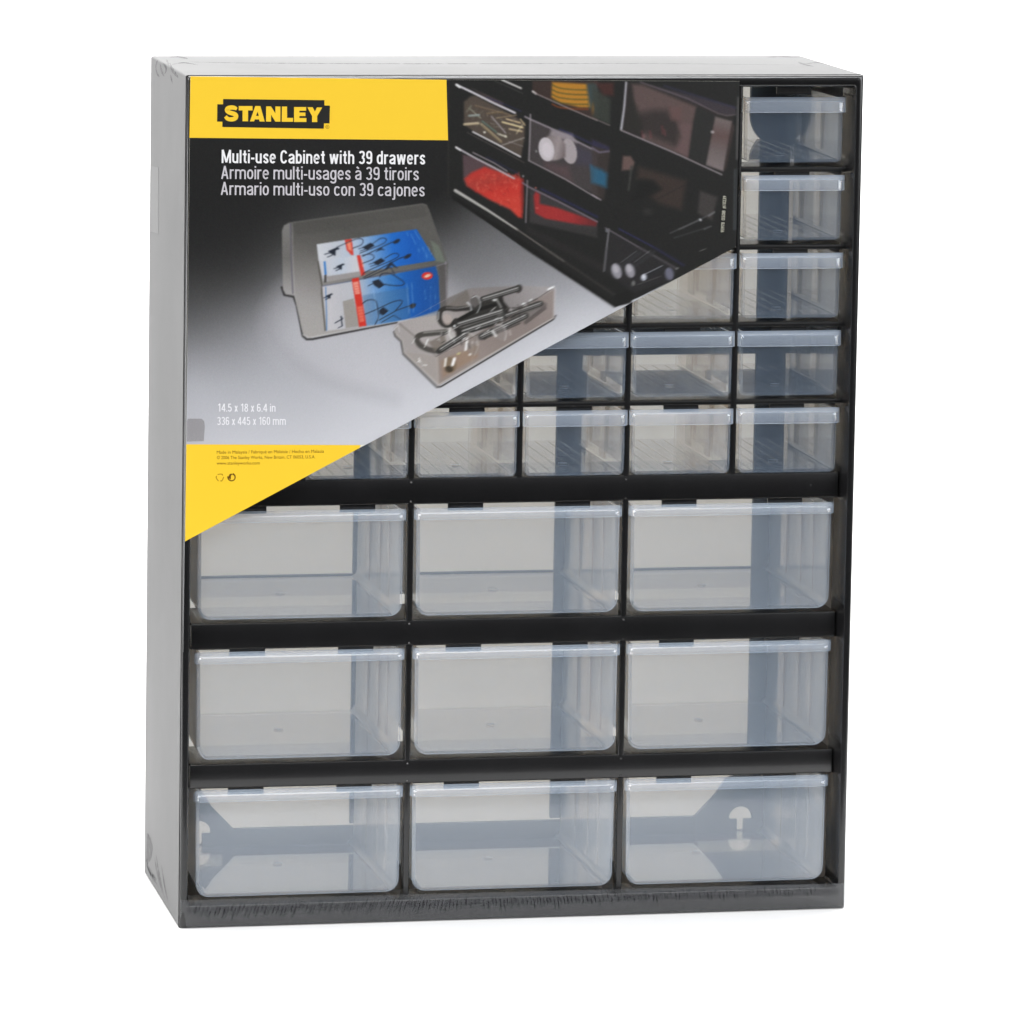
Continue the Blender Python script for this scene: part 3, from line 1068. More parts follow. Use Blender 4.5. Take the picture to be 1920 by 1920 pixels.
CAN[:] = field([(360, 150, 30), (600, 200, 31), (360, 300, 31), (500, 300, 31), (700, 330, 32), (800, 380, 33), (360, 400, 32), (440, 400, 34), (520, 400, 38),
                (840, 400, 40), (360, 450, 35), (430, 470, 42), (500, 470, 52), (360, 500, 44), (430, 520, 58), (480, 530, 74), (360, 540, 66), (360, 580, 80),
                (420, 570, 88), (360, 620, 106), (430, 620, 124), (360, 670, 146), (460, 680, 160), (360, 720, 176), (420, 740, 180), (360, 780, 186),
                (500, 760, 190), (360, 830, 194), (600, 820, 202), (500, 820, 198), (560, 700, 176), (620, 740, 190), (700, 760, 200), (640, 800, 203), (800, 740, 204),
                (900, 700, 206), (560, 600, 176), (640, 660, 188), (720, 640, 190), (1000, 640, 202), (1080, 590, 196), (1150, 570, 188), (1060, 560, 172),
                (1000, 520, 142), (960, 480, 122), (900, 450, 102), (880, 420, 82), (850, 400, 56), (860, 480, 108), (900, 520, 124), (850, 440, 80), (1060, 540, 158), (1000, 490, 128),
                (1040, 600, 186), (960, 690, 207), (840, 760, 206)])
# edge of the light pool
frame(330, 640, 3.368)
frame()
ell((690, 605), 196, 130, (188, 186, 191), 0.30, 0, 30)
line([(497, 590), (510, 630), (545, 672), (600, 708), (660, 730), (740, 748)], 26, (140, 140, 147), 0.16, 22, True)

# --- pale plastic drawer with two blue cartons
frame(500, 370, 5.333, 4.2)
line([(150, 900), (175, 975), (270, 995), (300, 1080), (360, 1385), (400, 1420), (460, 1418), (1300, 1250)], 16, (30, 28, 28), 0.85, 8)
poly([(150, 340), (172, 280), (215, 256), (1560, 62), (1600, 75), (1625, 120), (1790, 590), (1812, 660), (1808, 1090), (1690, 1170), (425, 1405), (375, 1385),
      (350, 1320), (275, 980), (195, 972), (165, 930)], (96, 94, 90), 0.8, 4, grad=((900, 60), (420, 1360), (84, 83, 79), (98, 96, 92), (128, 125, 121), (158, 155, 152), (163, 159, 154)))
poly([(155, 330), (175, 280), (235, 256), (250, 920), (265, 975), (200, 968), (165, 920)], (150, 149, 148), 0.6, 6, grad=((200, 260), (200, 960), (104, 103, 100), (165, 163, 163)))
line([(237, 262), (245, 600), (262, 960)], 9, (92, 88, 104), 0.8, 4)
line([(255, 262), (262, 600), (280, 960), (365, 1375), (420, 1395)], 5, (196, 194, 194), 0.5, 5)
poly([(255, 270), (1570, 75), (1610, 180), (1500, 210), (300, 380)], (72, 71, 68), 0.35, 16)
line([(215, 258), (1560, 64), (1600, 78)], 6, (128, 126, 122), 0.6, 5)
line([(1790, 640), (1800, 1090)], 8, (170, 162, 178), 0.7, 4)
line([(1690, 690), (1800, 655)], 5, (150, 140, 160), 0.6, 4)
poly([(1720, 690), (1795, 670), (1795, 1085), (1735, 1100)], (74, 70, 70), 0.55, 8)
poly([(1640, 430), (1720, 480), (1790, 650), (1690, 640)], (120, 135, 118), 0.5, 16)
# back carton
poly([(500, 470), (820, 420), (1500, 318), (1690, 630), (970, 745), (930, 790), (570, 850), (520, 640)], (205, 208, 214), 0.97, 4,
     grad=((520, 560), (1640, 400), (190, 196, 206), (176, 192, 214), (104, 150, 204), (30, 104, 196), (20, 88, 180), (34, 96, 176)))
poly([(520, 640), (900, 580), (940, 770), (570, 850)], (196, 197, 204), 0.9, 5, grad=((560, 700), (940, 690), (186, 196, 210), (208, 204, 206)))
poly([(600, 790), (930, 740), (945, 790), (610, 850)], (142, 136, 132), 0.8, 8)
line([(515, 640), (528, 740), (552, 880), (550, 960), (585, 1330)], 9, (66, 62, 54), 0.85, 4)
poly([(570, 640), (588, 640), (600, 770), (580, 780)], (40, 110, 190), 0.9, 4)
poly([(575, 780), (598, 770), (600, 850), (572, 850)], (60, 56, 52), 0.9, 4)
poly([(780, 425), (850, 415), (870, 580), (845, 575), (800, 525)], (206, 58, 44), 0.95, 4)
poly([(800, 445), (840, 438), (852, 540), (815, 520)], (232, 150, 120), 0.8, 5)
poly([(900, 580), (935, 578), (985, 770), (945, 790), (925, 700)], (206, 52, 40), 0.95, 4)
poly([(945, 620), (958, 618), (975, 690), (960, 700)], (235, 170, 150), 0.7, 4)
# front carton
poly([(555, 890), (880, 835), (1690, 690), (1720, 800), (1735, 1170), (1000, 1290), (600, 1335), (590, 1180)], (196, 194, 198), 0.97, 4,
     grad=((580, 1040), (1720, 960), (188, 188, 194), (184, 186, 194), (120, 160, 206), (62, 124, 190), (24, 92, 176), (20, 80, 160), (26, 78, 150)))
poly([(760, 1040), (870, 1010), (930, 1290), (790, 1310)], (146, 140, 132), 0.8, 6)
poly([(960, 980), (1420, 900), (1440, 1210), (985, 1285)], (70, 108, 146), 0.45, 14)
line([(560, 888), (880, 832), (1310, 745), (1690, 685)], 7, (40, 60, 110), 0.5, 5)
line([(270, 935), (560, 890)], 5, (150, 140, 150), 0.6, 4)
poly([(850, 815), (920, 800), (998, 1285), (925, 1295)], (204, 50, 38), 0.97, 4)
poly([(862, 850), (915, 840), (935, 965), (885, 970)], (238, 178, 160), 0.75, 5)
poly([(905, 1095), (960, 1085), (978, 1240), (930, 1250)], (226, 120, 98), 0.75, 5)
for y_ in (880, 905, 930, 950, 1120, 1150, 1180, 1210):
    line([(872 + (y_ - 850) * .16, y_), (922 + (y_ - 850) * .16, y_ - 8)], 4, (206, 60, 48), 0.7, 3)
line([(590, 900), (600, 1180), (600, 1330)], 7, (40, 100, 170), 0.8, 4)
# cord and plug drawings
DK = (34, 40, 52)


def plug(x, y, s=1.0, a=1.0):
    poly([(x, y), (x + 95 * s, y - 40 * s), (x + 120 * s, y - 22 * s), (x + 78 * s, y - 8 * s), (x + 76 * s, y + 50 * s), (x + 30 * s, y + 25 * s)], DK, a, 4)
    line([(x - 32 * s, y + 32 * s), (x + 20 * s, y + 18 * s)], 6, DK, a, 3)
    line([(x - 5 * s, y + 60 * s), (x + 45 * s, y + 40 * s)], 6, DK, a, 3)


def box_(x, y, s=1.0):
    poly([(x, y + 25 * s), (x + 85 * s, y - 22 * s), (x + 125 * s, y + 8 * s), (x + 50 * s, y + 52 * s)], DK, 1, 4)
    line([(x - 35 * s, y + 40 * s), (x + 20 * s, y + 25 * s)], 5, DK, 0.9, 3)
    line([(x - 20 * s, y + 62 * s), (x + 40 * s, y + 42 * s)], 5, DK, 0.9, 3)


plug(612, 538)
plug(696, 690, 0.72)
plug(590, 985, 0.62)
line([(685, 1255), (760, 1215), (740, 1190)], 8, DK, 0.9, 3)
line([(745, 1195), (755, 1285)], 9, DK, 0.9, 3)
line([(715, 1305), (760, 1285)], 6, DK, 0.9, 3)
box_(955, 475)
box_(1060, 628)
line([(700, 500), (860, 430), (930, 412), (965, 430), (945, 475), (860, 510)], 6, DK, 0.9, 3, True)
line([(1060, 465), (1130, 415), (1180, 408), (1195, 430), (1150, 470), (930, 560)], 6, DK, 0.9, 3, True)
line([(960, 590), (1240, 455), (1310, 430)], 7, DK, 0.9, 3)
ell((1300, 440), 38, 18, DK, 0.95, -30)
poly([(1085, 550), (1140, 500), (1185, 530), (1150, 525), (1120, 535)], DK, 0.9, 4)
line([(955, 580), (1030, 568), (1070, 585), (1060, 620), (960, 660)], 6, DK, 0.9, 3, True)
line([(1180, 610), (1260, 565), (1310, 565), (1290, 610), (1000, 740), (960, 780)], 6, DK, 0.9, 3, True)
line([(970, 800), (1330, 610), (1420, 580)], 7, DK, 0.9, 3)
ell((1410, 590), 40, 18, DK, 0.95, -30)
poly([(1180, 720), (1240, 640), (1320, 715), (1280, 700), (1245, 680), (1200, 725)], DK, 0.9, 4)
line([(975, 815), (1100, 760), (1240, 700), (1280, 770)], 7, DK, 0.9, 3)
poly([(1055, 840), (1120, 818), (1180, 875), (1125, 912), (1075, 880)], DK, 1, 4)
line([(1015, 885), (1070, 860)], 6, DK, 0.9, 3)
line([(1130, 800), (1150, 765), (1230, 760), (1320, 810), (1375, 855), (1350, 880), (1260, 882), (1180, 870)], 7, DK, 0.9, 3, True)
poly([(1125, 1130), (1165, 1098), (1220, 1135), (1165, 1180), (1130, 1165)], DK, 1, 4)
line([(960, 1060), (1010, 1028), (1080, 1030), (1105, 1080), (1115, 1200), (1085, 1270)], 8, DK, 0.8, 4, True)
line([(980, 1170), (1100, 1120), (1250, 1050), (1340, 1030), (1350, 1060), (1290, 1130)], 7, DK, 0.85, 4, True)
line([(1120, 1230), (1300, 1130), (1440, 1080), (1490, 1070)], 7, DK, 0.85, 4)
ell((1460, 1085), 32, 24, (46, 44, 44), 0.9, -30)
line([(1150, 1250), (1270, 1180), (1340, 1220)], 7, DK, 0.7, 4)
# blister edges, badge and light lettering
for pts in ([(1400, 860), (1425, 1160)], [(1450, 850), (1470, 1150)], [(1065, 920), (1120, 1250)]):
    line(pts, 4, (170, 200, 235), 0.6, 3)
ell((1605, 785), 56, 38, (214, 52, 44), 0.95, -4)
ell((1608, 785), 34, 15, (232, 196, 170), 0.9, -20)
for x0, y0, x1, y1, w_ in ((1400, 345, 1415, 385, 14), (1440, 360, 1490, 470, 14), (1480, 335, 1530, 420, 11), (1510, 510, 1530, 545, 14), (1560, 500, 1610, 610, 16),
                           (1610, 490, 1650, 570, 10), (1640, 890, 1640, 1130, 10), (1580, 930, 1590, 1020, 12), (1680, 910, 1690, 1050, 9)):
    line([(x0, y0), (x1, y1)], w_ / 5, (150, 196, 236), 0.75, 4)
line([(1240, 1290), (1480, 1190), (1900, 960)], 4, (170, 150, 160), 0.55, 3)
line([(360, 1375), (420, 1402), (1000, 1300), (1700, 1165)], 7, (205, 202, 200), 0.7, 5)

# --- clear tray with chrome hooks
frame(720, 500, 5.647, 2.6)
line([(105, 690), (120, 735), (180, 790), (205, 925), (560, 1275), (600, 1272), (1790, 560), (1815, 520)], 8, (34, 30, 28), 0.8, 6)
poly([(105, 650), (150, 600), (640, 440), (900, 230), (1400, 200), (1800, 215), (1815, 250), (1800, 545), (580, 1262), (210, 915), (190, 790), (125, 730)],
     (150, 142, 136), 0.66, 8, grad=((600, 1200), (1700, 250), (168, 160, 153), (132, 123, 117), (126, 118, 115), (164, 157, 155)))
poly([(160, 610), (330, 560), (620, 600), (600, 900), (540, 960), (330, 740)], (168, 162, 160), 0.7, 14)
poly([(570, 950), (1800, 240), (1795, 540), (580, 1255)], (128, 112, 104), 0.55, 8)
poly([(600, 1000), (1000, 820), (990, 960), (620, 1180)], (150, 122, 98), 0.6, 20)
poly([(200, 900), (560, 950), (570, 1255), (215, 915)], (158, 150, 144), 0.6, 8)
poly([(660, 340), (880, 240), (910, 320), (880, 470), (640, 450)], (104, 98, 92), 0.7, 10)
# rods
line([(1040, 350), (1430, 225)], 28, (62, 58, 56), 0.8, 5)
ell((1425, 235), 38, 48, (74, 70, 68), 0.9, 20)
ell((1415, 232), 18, 26, (40, 38, 36), 0.9, 20)
line([(1010, 380), (1330, 270)], 6, (150, 146, 144), 0.6, 5)
poly([(760, 560), (900, 480), (1040, 370), (1230, 330), (1330, 440), (1310, 480), (820, 640)], (40, 39, 36), 0.9, 8)
line([(780, 570), (960, 470), (1180, 400)], 16, (22, 22, 20), 0.9, 6)
line([(820, 680), (1240, 545), (1640, 400)], 35, (58, 56, 52), 0.85, 7)
line([(840, 640), (1260, 510)], 6, (150, 150, 146), 0.55, 5)
line([(800, 720), (1150, 620)], 10, (24, 24, 22), 0.9, 6)
line([(1020, 740), (1420, 560), (1660, 420)], 38, (112, 108, 106), 0.7, 8)
line([(1050, 770), (1440, 600)], 7, (64, 60, 58), 0.8, 5)
line([(1280, 620), (1480, 500)], 3, (210, 206, 204), 0.7, 4)
line([(1500, 590), (1700, 440)], 18, (76, 70, 68), 0.7, 6)
ell((1690, 420), 30, 45, (100, 92, 90), 0.7, 30)
# hooks
line([(930, 440), (860, 440), (760, 450), (660, 440), (600, 470), (590, 560), (640, 620), (720, 610), (760, 570)], 23, (46, 44, 42), 0.95, 5, True)
line([(580, 480), (575, 560)], 4, (238, 240, 242), 0.9, 4)
line([(880, 380), (915, 410), (925, 460)], 6, (226, 230, 234), 0.95, 5, True)
line([(660, 435), (780, 440), (900, 420)], 4, (190, 188, 184), 0.7, 4)
ell((670, 560), 50, 60, (176, 164, 158), 0.8, 0, 4)
ell((965, 390), 52, 88, (60, 58, 56), 0.55, -10, 4)
line([(930, 330), (975, 312), (1012, 350), (1018, 420), (985, 490)], 4, (206, 210, 212), 0.9, 3, True)
line([(1230, 290), (1245, 380), (1290, 470)], 21, (34, 32, 30), 0.9, 5)
line([(1190, 345), (1240, 430), (1262, 520), (1250, 600)], 7, (200, 200, 198), 0.85, 4, True)
ell((1222, 505), 24, 26, (226, 226, 224), 0.85, 0, 3)
ell((1165, 352), 22, 12, (236, 238, 238), 0.9, 20, 3)
line([(1130, 470), (1180, 430)], 4, (210, 210, 208), 0.8, 4)
line([(650, 690), (520, 705), (400, 720), (350, 755), (380, 830), (480, 880), (560, 890)], 26, (62, 60, 56), 0.9, 6, True)
line([(660, 680), (520, 690), (420, 700)], 5, (188, 186, 180), 0.7, 4, True)
line([(465, 770), (430, 850)], 6, (232, 234, 232), 0.9, 5)
poly([(470, 800), (640, 720), (660, 800), (540, 900)], (118, 110, 102), 0.85, 10)
line([(580, 900), (760, 790), (860, 720)], 24, (44, 42, 40), 0.9, 6)
line([(700, 650), (690, 720), (740, 790)], 6, (224, 224, 220), 0.85, 5)
line([(740, 620), (790, 680), (800, 760)], 28, (36, 34, 32), 0.9, 6)
ell((748, 628), 16, 14, (232, 236, 236), 0.95, 0, 3)
line([(720, 700), (760, 780)], 4, (214, 216, 214), 0.8, 4)
ell((965, 555), 18, 14, (196, 194, 190), 0.9, 0, 3)
ell((1480, 400), 20, 18, (238, 240, 240), 0.95, 0, 3)
ell((1555, 365), 20, 26, (210, 212, 212), 0.9, 30, 3)
line([(1270, 470), (1310, 440), (1420, 435), (1620, 340)], 7, (70, 66, 64), 0.8, 5)
# chrome rods: dark flanks with bright lengthwise bands
for a_, c_, w_ in (((790, 610), (1250, 470), 34), ((835, 690), (1260, 545), 36), ((1030, 742), (1500, 520), 30), ((1290, 520), (1660, 390), 26), ((1050, 345), (1420, 232), 30), ((600, 880), (860, 715), 30)):
    a_, c_ = np.array(a_, float), np.array(c_, float)
    nn_ = np.array([-(c_ - a_)[1], (c_ - a_)[0]])
    nn_ /= np.linalg.norm(nn_)
    for off, ww, g_, al in ((0, 1.0, 46, 0.8), (-0.26, 0.34, 120, 0.8), (-0.22, 0.13, 226, 0.85), (0.12, 0.22, 26, 0.7), (0.34, 0.2, 138, 0.7)):
        o2 = nn_ * off * w_
        line([tuple(a_ + o2), tuple(c_ + o2)], ww * w_, (g_, g_ - 1, g_ - 3), al, 4)
# round heads
ell((930, 820), 76, 120, (134, 126, 120), 0.55, -14, 5)
line([(990, 740), (1000, 830), (960, 940)], 5, (176, 170, 166), 0.7, 3, True)
line([(880, 770), (865, 880)], 11, (244, 244, 244), 0.95, 5)
line([(830, 715), (900, 700), (960, 740)], 4, (222, 220, 218), 0.85, 4, True)
ell((910, 930), 14, 14, (226, 224, 222), 0.9, 0, 3)
ell((1220, 690), 70, 92, (142, 136, 134), 0.5, -20, 5)
line([(1180, 615), (1250, 620), (1295, 690), (1280, 780)], 6, (190, 188, 186), 0.8, 3, True)
line([(1150, 685), (1185, 735)], 10, (240, 240, 240), 0.9, 4)
ell((700, 1040), 66, 84, (120, 104, 84), 0.8, -10, 6)
ell((690, 1085), 40, 34, (50, 44, 36), 0.8, 0, 6)
line([(655, 975), (645, 1050)], 10, (238, 236, 232), 0.95, 4)
line([(745, 975), (725, 1040)], 14, (250, 250, 250), 0.95, 5)
ell((790, 920), 22, 12, (196, 190, 140), 0.8, -20, 3)
# fine glints on glass and chrome
for _ in range(46):
    t_ = rng.uniform(0, 1)
    x_, y_ = 420 + t_ * 1080 + rng.uniform(-130, 130), 900 - t_ * 470 + rng.uniform(-110, 130)
    a_ = rng.choice([-0.55, -0.45, 1.1, 1.3])
    ln = rng.uniform(12, 60)
    g_ = rng.choice([40, 60, 190, 225, 240])
    line([(x_, y_), (x_ + ln * math.cos(a_), y_ + ln * math.sin(a_))], rng.uniform(2.5, 6), (g_, g_, g_), rng.uniform(0.4, 0.85), 3)
# tray edges
line([(165, 605), (330, 740), (555, 950), (1290, 560), (1800, 220)], 5, (96, 88, 84), 0.7, 3)
line([(1740, 240), (1795, 215)], 10, (240, 240, 242), 0.9, 4)
line([(1812, 230), (1800, 540)], 6, (196, 190, 190), 0.8, 3)
line([(110, 660), (150, 620), (165, 690)], 4, (204, 202, 202), 0.8, 3)
line([(110, 690), (195, 785), (212, 905), (575, 1250), (1785, 545)], 5, (196, 190, 184), 0.6, 3)
line([(370, 970), (380, 1010)], 6, (236, 234, 232), 0.9, 4)
line([(420, 1040), (450, 1045)], 6, (230, 228, 226), 0.85, 4)
line([(300, 810), (330, 760)], 4, (222, 220, 220), 0.8, 4)
line([(560, 960), (575, 1250)], 5, (178, 168, 160), 0.6, 3)
line([(930, 770), (935, 1010)], 4, (170, 160, 152), 0.5, 3)

# --- dark cabinet with filled drawers at the upper right
frame(820, 90, 3.2, 1.3)
BLK = (31, 31, 30)
poly([(58, 100), (1900, 100), (1900, 1150), (1200, 1500), (1070, 1552), (1000, 1510), (560, 1230), (100, 905), (66, 880)], BLK, 1, 2)
poly([(1060, 1480), (1200, 1440), (1160, 1530), (1070, 1552)], (27, 27, 26), 1, 4)
line([(100, 900), (480, 1150), (800, 1370), (1065, 1545)], 9, (22, 21, 20), 0.9, 5)
line([(108, 855), (300, 972), (480, 1090)], 8, (176, 174, 170), 0.95, 3, taper=4)
line([(480, 1090), (760, 1280)], 3.5, (112, 106, 102), 0.9, 3)
line([(760, 1280), (1060, 1480)], 3, (70, 66, 64), 0.8, 4)
line([(66, 190), (66, 880)], 3, (48, 46, 44), 0.8, 3)
frame(840, 140, 6.857, 1.3)
# drawer with small metal pieces
poly([(205, 350), (290, 280), (350, 270), (830, 520), (990, 620), (985, 800), (940, 1050), (700, 920), (330, 730), (205, 640)], (82, 72, 64), 0.95, 6)
pcs = [((270, 430), (420, 560), 22, (120, 118, 104)), ((210, 640), (390, 625), 40, (176, 160, 132)), ((560, 540), (740, 750), 24, (134, 126, 128)),
       ((700, 610), (960, 680), 26, (216, 196, 150)), ((750, 570), (930, 620), 20, (206, 182, 140)), ((930, 570), (990, 650), 16, (190, 170, 130)),
       ((790, 700), (950, 730), 30, (168, 150, 120)), ((430, 640), (680, 860), 46, (126, 112, 88)), ((440, 600), (620, 740), 30, (76, 92, 84)),
       ((690, 910), (980, 810), 10, (176, 172, 168)), ((780, 860), (960, 920), 10, (120, 112, 110)), ((640, 760), (750, 800), 30, (170, 166, 150)),
       ((270, 530), (400, 520), 34, (128, 138, 134)), ((350, 400), (800, 520), 30, (96, 80, 64)), ((500, 500), (700, 480), 26, (104, 88, 66)),
       ((240, 480), (300, 400), 26, (98, 94, 80)), ((620, 560), (880, 520), 16, (128, 110, 84)), ((880, 760), (960, 640), 10, (228, 212, 170))]
for a_, c_, w_, k_ in pcs:
    line([a_, c_], w_ / 6.857, k_, 0.9, 2.0)
    line([(a_[0], a_[1] - w_ * .25), (c_[0], c_[1] - w_ * .25)], w_ / 22, tuple(min(255, v + 50) for v in k_), 0.6, 1.5)
for _ in range(60):
    x_, y_ = rng.uniform(230, 960), rng.uniform(380, 900)
    if y_ < 640 + (x_ - 205) * .52 and y_ > 330 + (x_ - 300) * .42:
        g_ = rng.uniform(60, 190)
        line([(x_, y_), (x_ + rng.uniform(-60, 60), y_ + rng.uniform(-40, 40))], 1.3, (g_, g_ * .95, g_ * .85), 0.55, 1.4)
ell((470, 740), 14, 14, (236, 234, 220), 0.9)
ell((740, 790), 14, 14, (220, 216, 200), 0.9)
line([(110, 130), (330, 235), (600, 370), (860, 490)], 5.2, (206, 202, 208), 0.95, 2.2)
line([(110, 130), (150, 160)], 6, (224, 224, 224), 0.9, 2)
poly([(300, 170), (720, 360), (700, 400), (560, 340)], (110, 90, 92), 0.5, 5)
line([(500, 290), (940, 470)], 2.5, (46, 46, 84), 0.7, 3)
line([(320, 735), (640, 900), (930, 1055)], 3.8, (214, 210, 212), 0.95, 2)
line([(245, 740), (600, 930), (980, 1130)], 1.8, (96, 86, 84), 0.8, 2)
# drawer above, with a coiled cord
line([(690, 65), (940, 175)], 4.5, (200, 198, 196), 0.95, 2)
line([(600, 80), (960, 240)], 1.6, (80, 78, 76), 0.8, 2)
poly([(1085, 80), (1920, 80), (1920, 590), (1500, 420), (1085, 225)], (58, 46, 42), 0.95, 4)
poly([(1340, 95), (1790, 120), (1840, 420), (1690, 420), (1440, 360), (1330, 290)], (182, 126, 42), 0.95, 6)
for k in range(5):
    y_ = 130 + k * 62
    line([(1340, y_), (1430, y_ + 40), (1600, y_ + 62), (1800, y_ + 66)], 2.8 if k < 4 else 4, (72, 74, 36) if k < 4 else (120, 60, 30), 0.85, 2.4, True)
poly([(1780, 120), (1920, 110), (1920, 480), (1820, 440)], (58, 74, 76), 0.85, 10)
line([(1090, 215), (1130, 245)], 5, (210, 206, 206), 0.9, 2)
line([(1100, 230), (1500, 410), (1920, 590)], 2.6, (150, 138, 138), 0.9, 2)
# drawer with white caps
poly([(1055, 560), (1380, 700), (1920, 980), (1920, 1560), (1600, 1400), (1045, 1110)], (62, 57, 57), 0.95, 4)
poly([(1240, 1130), (1550, 1180), (1600, 1380), (1240, 1190)], (92, 68, 70), 0.6, 16)
poly([(1640, 900), (1920, 1020), (1920, 1200), (1640, 1150)], (60, 58, 76), 0.6, 16)
poly([(1330, 700), (1600, 760), (1660, 880), (1300, 790)], (168, 158, 162), 0.8, 8)
ell((1560, 985), 95, 165, (172, 164, 166), 1, -12)
poly([(1270, 790), (1440, 790), (1510, 900), (1510, 1060), (1400, 1100), (1290, 1110)], (134, 124, 124), 1, 5, grad=((1300, 900), (1520, 950), (158, 148, 148), (112, 100, 100)))
ell((1265, 960), 100, 155, (206, 200, 204), 1, -10)
ell((1275, 970), 66, 100, (222, 214, 220), 0.8, -10, 3)
poly([(1830, 1160), (1920, 1180), (1920, 1400), (1850, 1380)], (40, 104, 140), 0.9, 8)
ell((1135, 985), 12, 16, (150, 150, 148), 0.9)
line([(990, 540), (1060, 575), (1300, 680), (1920, 990)], 4.2, (150, 142, 150), 0.85, 2.4)
line([(1440, 700), (1920, 920)], 6, (48, 48, 84), 0.6, 4)
line([(1060, 510), (1052, 800), (1040, 1105)], 2.8, (168, 160, 166), 0.95, 2)
line([(1040, 1105), (1500, 1340), (1920, 1590)], 2.8, (150, 142, 146), 0.95, 2)
# red pieces
poly([(190, 1030), (330, 1060), (900, 1330), (960, 1350), (945, 1830), (800, 1730), (500, 1580), (240, 1420), (200, 1340)], (84, 66, 70), 0.9, 6)
poly([(210, 1340), (300, 1260), (470, 1185), (960, 1340), (965, 1640), (950, 1840), (900, 1830), (800, 1730), (520, 1600), (240, 1430)], (196, 44, 36), 1, 8,
     grad=((500, 1200), (620, 1680), (176, 52, 42), (206, 46, 36), (212, 58, 44)))
for _ in range(210):
    x_, y_ = rng.uniform(240, 950), rng.uniform(1240, 1800)
    if 1250 + max(0, 460 - x_) * .3 < y_ < 1400 + (x_ - 230) * .56:
        k_ = [(226, 88, 70), (214, 62, 46), (150, 32, 30), (188, 40, 34), (232, 110, 90)][rng.integers(5)]
        a_ = rng.uniform(0, 3.14)
        ln = rng.uniform(15, 50)
        line([(x_, y_), (x_ + ln * math.cos(a_), y_ + ln * math.sin(a_))], rng.uniform(1.2, 3.2), k_, 0.6, 2.2)
poly([(945, 1340), (975, 1360), (965, 1700), (945, 1830), (930, 1500)], (120, 28, 26), 0.7, 6)
line([(105, 935), (330, 1060), (600, 1200), (850, 1335)], 4.5, (190, 184, 190), 0.9, 2.2)
line([(320, 1000), (600, 1140), (760, 1240)], 2.6, (168, 158, 166), 0.85, 2.2)
line([(105, 935), (160, 970)], 5, (214, 212, 214), 0.9, 2)
line([(500, 1060), (900, 1270)], 3, (50, 50, 92), 0.5, 4)
# red wedge
poly([(1050, 1430), (1920, 1900), (1920, 2100), (1050, 1900)], (52, 50, 50), 0.9, 6)
poly([(1100, 1560), (1130, 1500), (1180, 1540), (1180, 1660), (1400, 1710), (1920, 1890), (1900, 1950), (1700, 1930), (1250, 1850), (1120, 1780)], (170, 38, 38), 0.95, 6,
     grad=((1130, 1600), (1850, 1900), (178, 40, 38), (170, 38, 38), (112, 32, 34)))
ell((1145, 1715), 18, 12, (220, 100, 90), 0.8)
line([(1020, 1360), (1015, 1500), (1000, 1900)], 2.8, (150, 142, 148), 0.9, 2)
line([(960, 1390), (1030, 1440), (1400, 1620), (1920, 1890)], 3.8, (128, 116, 128), 0.85, 2.6)
line([(1200, 1470), (1920, 1830)], 6, (44, 44, 86), 0.6, 4)
ell((965, 1305), 12, 14, (150, 146, 150), 0.9)
ell((1130, 1455), 12, 12, (200, 110, 100), 0.8)
# right hand side: dusky drawers
frame(1110, 140, 6.62, 1.3)
poly([(0, 800), (190, 880), (230, 930), (150, 1560), (0, 1480)], (58, 50, 48), 0.85, 8)
poly([(0, 1140), (120, 1180), (190, 1230), (180, 1400), (0, 1340)], (40, 96, 128), 0.85, 12)
line([(0, 905), (90, 965), (210, 950)], 4, (112, 104, 122), 0.85, 3)
poly([(0, 800), (220, 900), (200, 940), (0, 880)], (44, 44, 74), 0.7, 6)
line([(0, 1490), (110, 1555)], 3.2, (160, 150, 158), 0.9, 2)
poly([(0, 100), (80, 200), (230, 300), (220, 620), (0, 520)], (56, 60, 54), 0.85, 10)
poly([(40, 100), (270, 100), (270, 260), (140, 250)], (74, 42, 38), 0.8, 10)
ell((10, 420), 16, 60, (150, 96, 30), 0.5, 0, 5)
line([(0, 535), (220, 630)], 2.4, (120, 108, 108), 0.9, 2)
poly([(415, 100), (590, 90), (1760, 480), (1740, 620), (1610, 1210), (370, 695)], (44, 40, 39), 0.95, 5)
poly([(500, 120), (640, 130), (1300, 400), (1240, 640), (1190, 1030), (640, 800), (640, 600), (540, 470)], (92, 76, 74), 0.95, 10)
poly([(560, 480), (760, 440), (930, 440), (1080, 600), (1100, 700), (1060, 900), (780, 790), (650, 720), (560, 640)], (48, 43, 42), 0.9, 22)
poly([(960, 400), (1110, 400), (1110, 580), (980, 560)], (98, 74, 72), 0.8, 12)
poly([(1060, 600), (1240, 620), (1190, 1030), (1030, 930), (1120, 780)], (100, 80, 80), 0.8, 10)
poly([(480, 300), (560, 400), (640, 720), (430, 690)], (40, 39, 36), 0.8, 14)
for x_, y_, h_ in ((620, 700, 90), (720, 700, 80), (870, 640, 90), (900, 690, 60)):
    line([(x_, y_), (x_ + 10, y_ + h_)], 4, (120, 64, 66), 0.5, 5)
ell((645, 765), 20, 30, (120, 92, 92), 0.7, 0, 4)
poly([(1300, 400), (1530, 500), (1410, 1110), (1200, 1030)], (40, 40, 39), 1, 5)
poly([(1530, 520), (1740, 580), (1630, 1200), (1415, 1120)], (108, 98, 97), 1, 5, grad=((1640, 560), (1520, 1160), (92, 74, 72), (106, 96, 95), (120, 110, 110)))
poly([(1740, 600), (1770, 640), (1670, 1150), (1640, 1190)], (64, 52, 50), 0.9, 6)
ell((1495, 712), 22, 18, (164, 158, 158), 0.95, 0, 3)
poly([(590, 90), (1780, 400), (1790, 480), (1700, 505), (1560, 470), (700, 130)], (58, 52, 58), 0.95, 5)
line([(600, 92), (1200, 300), (1560, 480), (1680, 510), (1780, 495)], 2.6, (104, 94, 98), 0.9, 3)
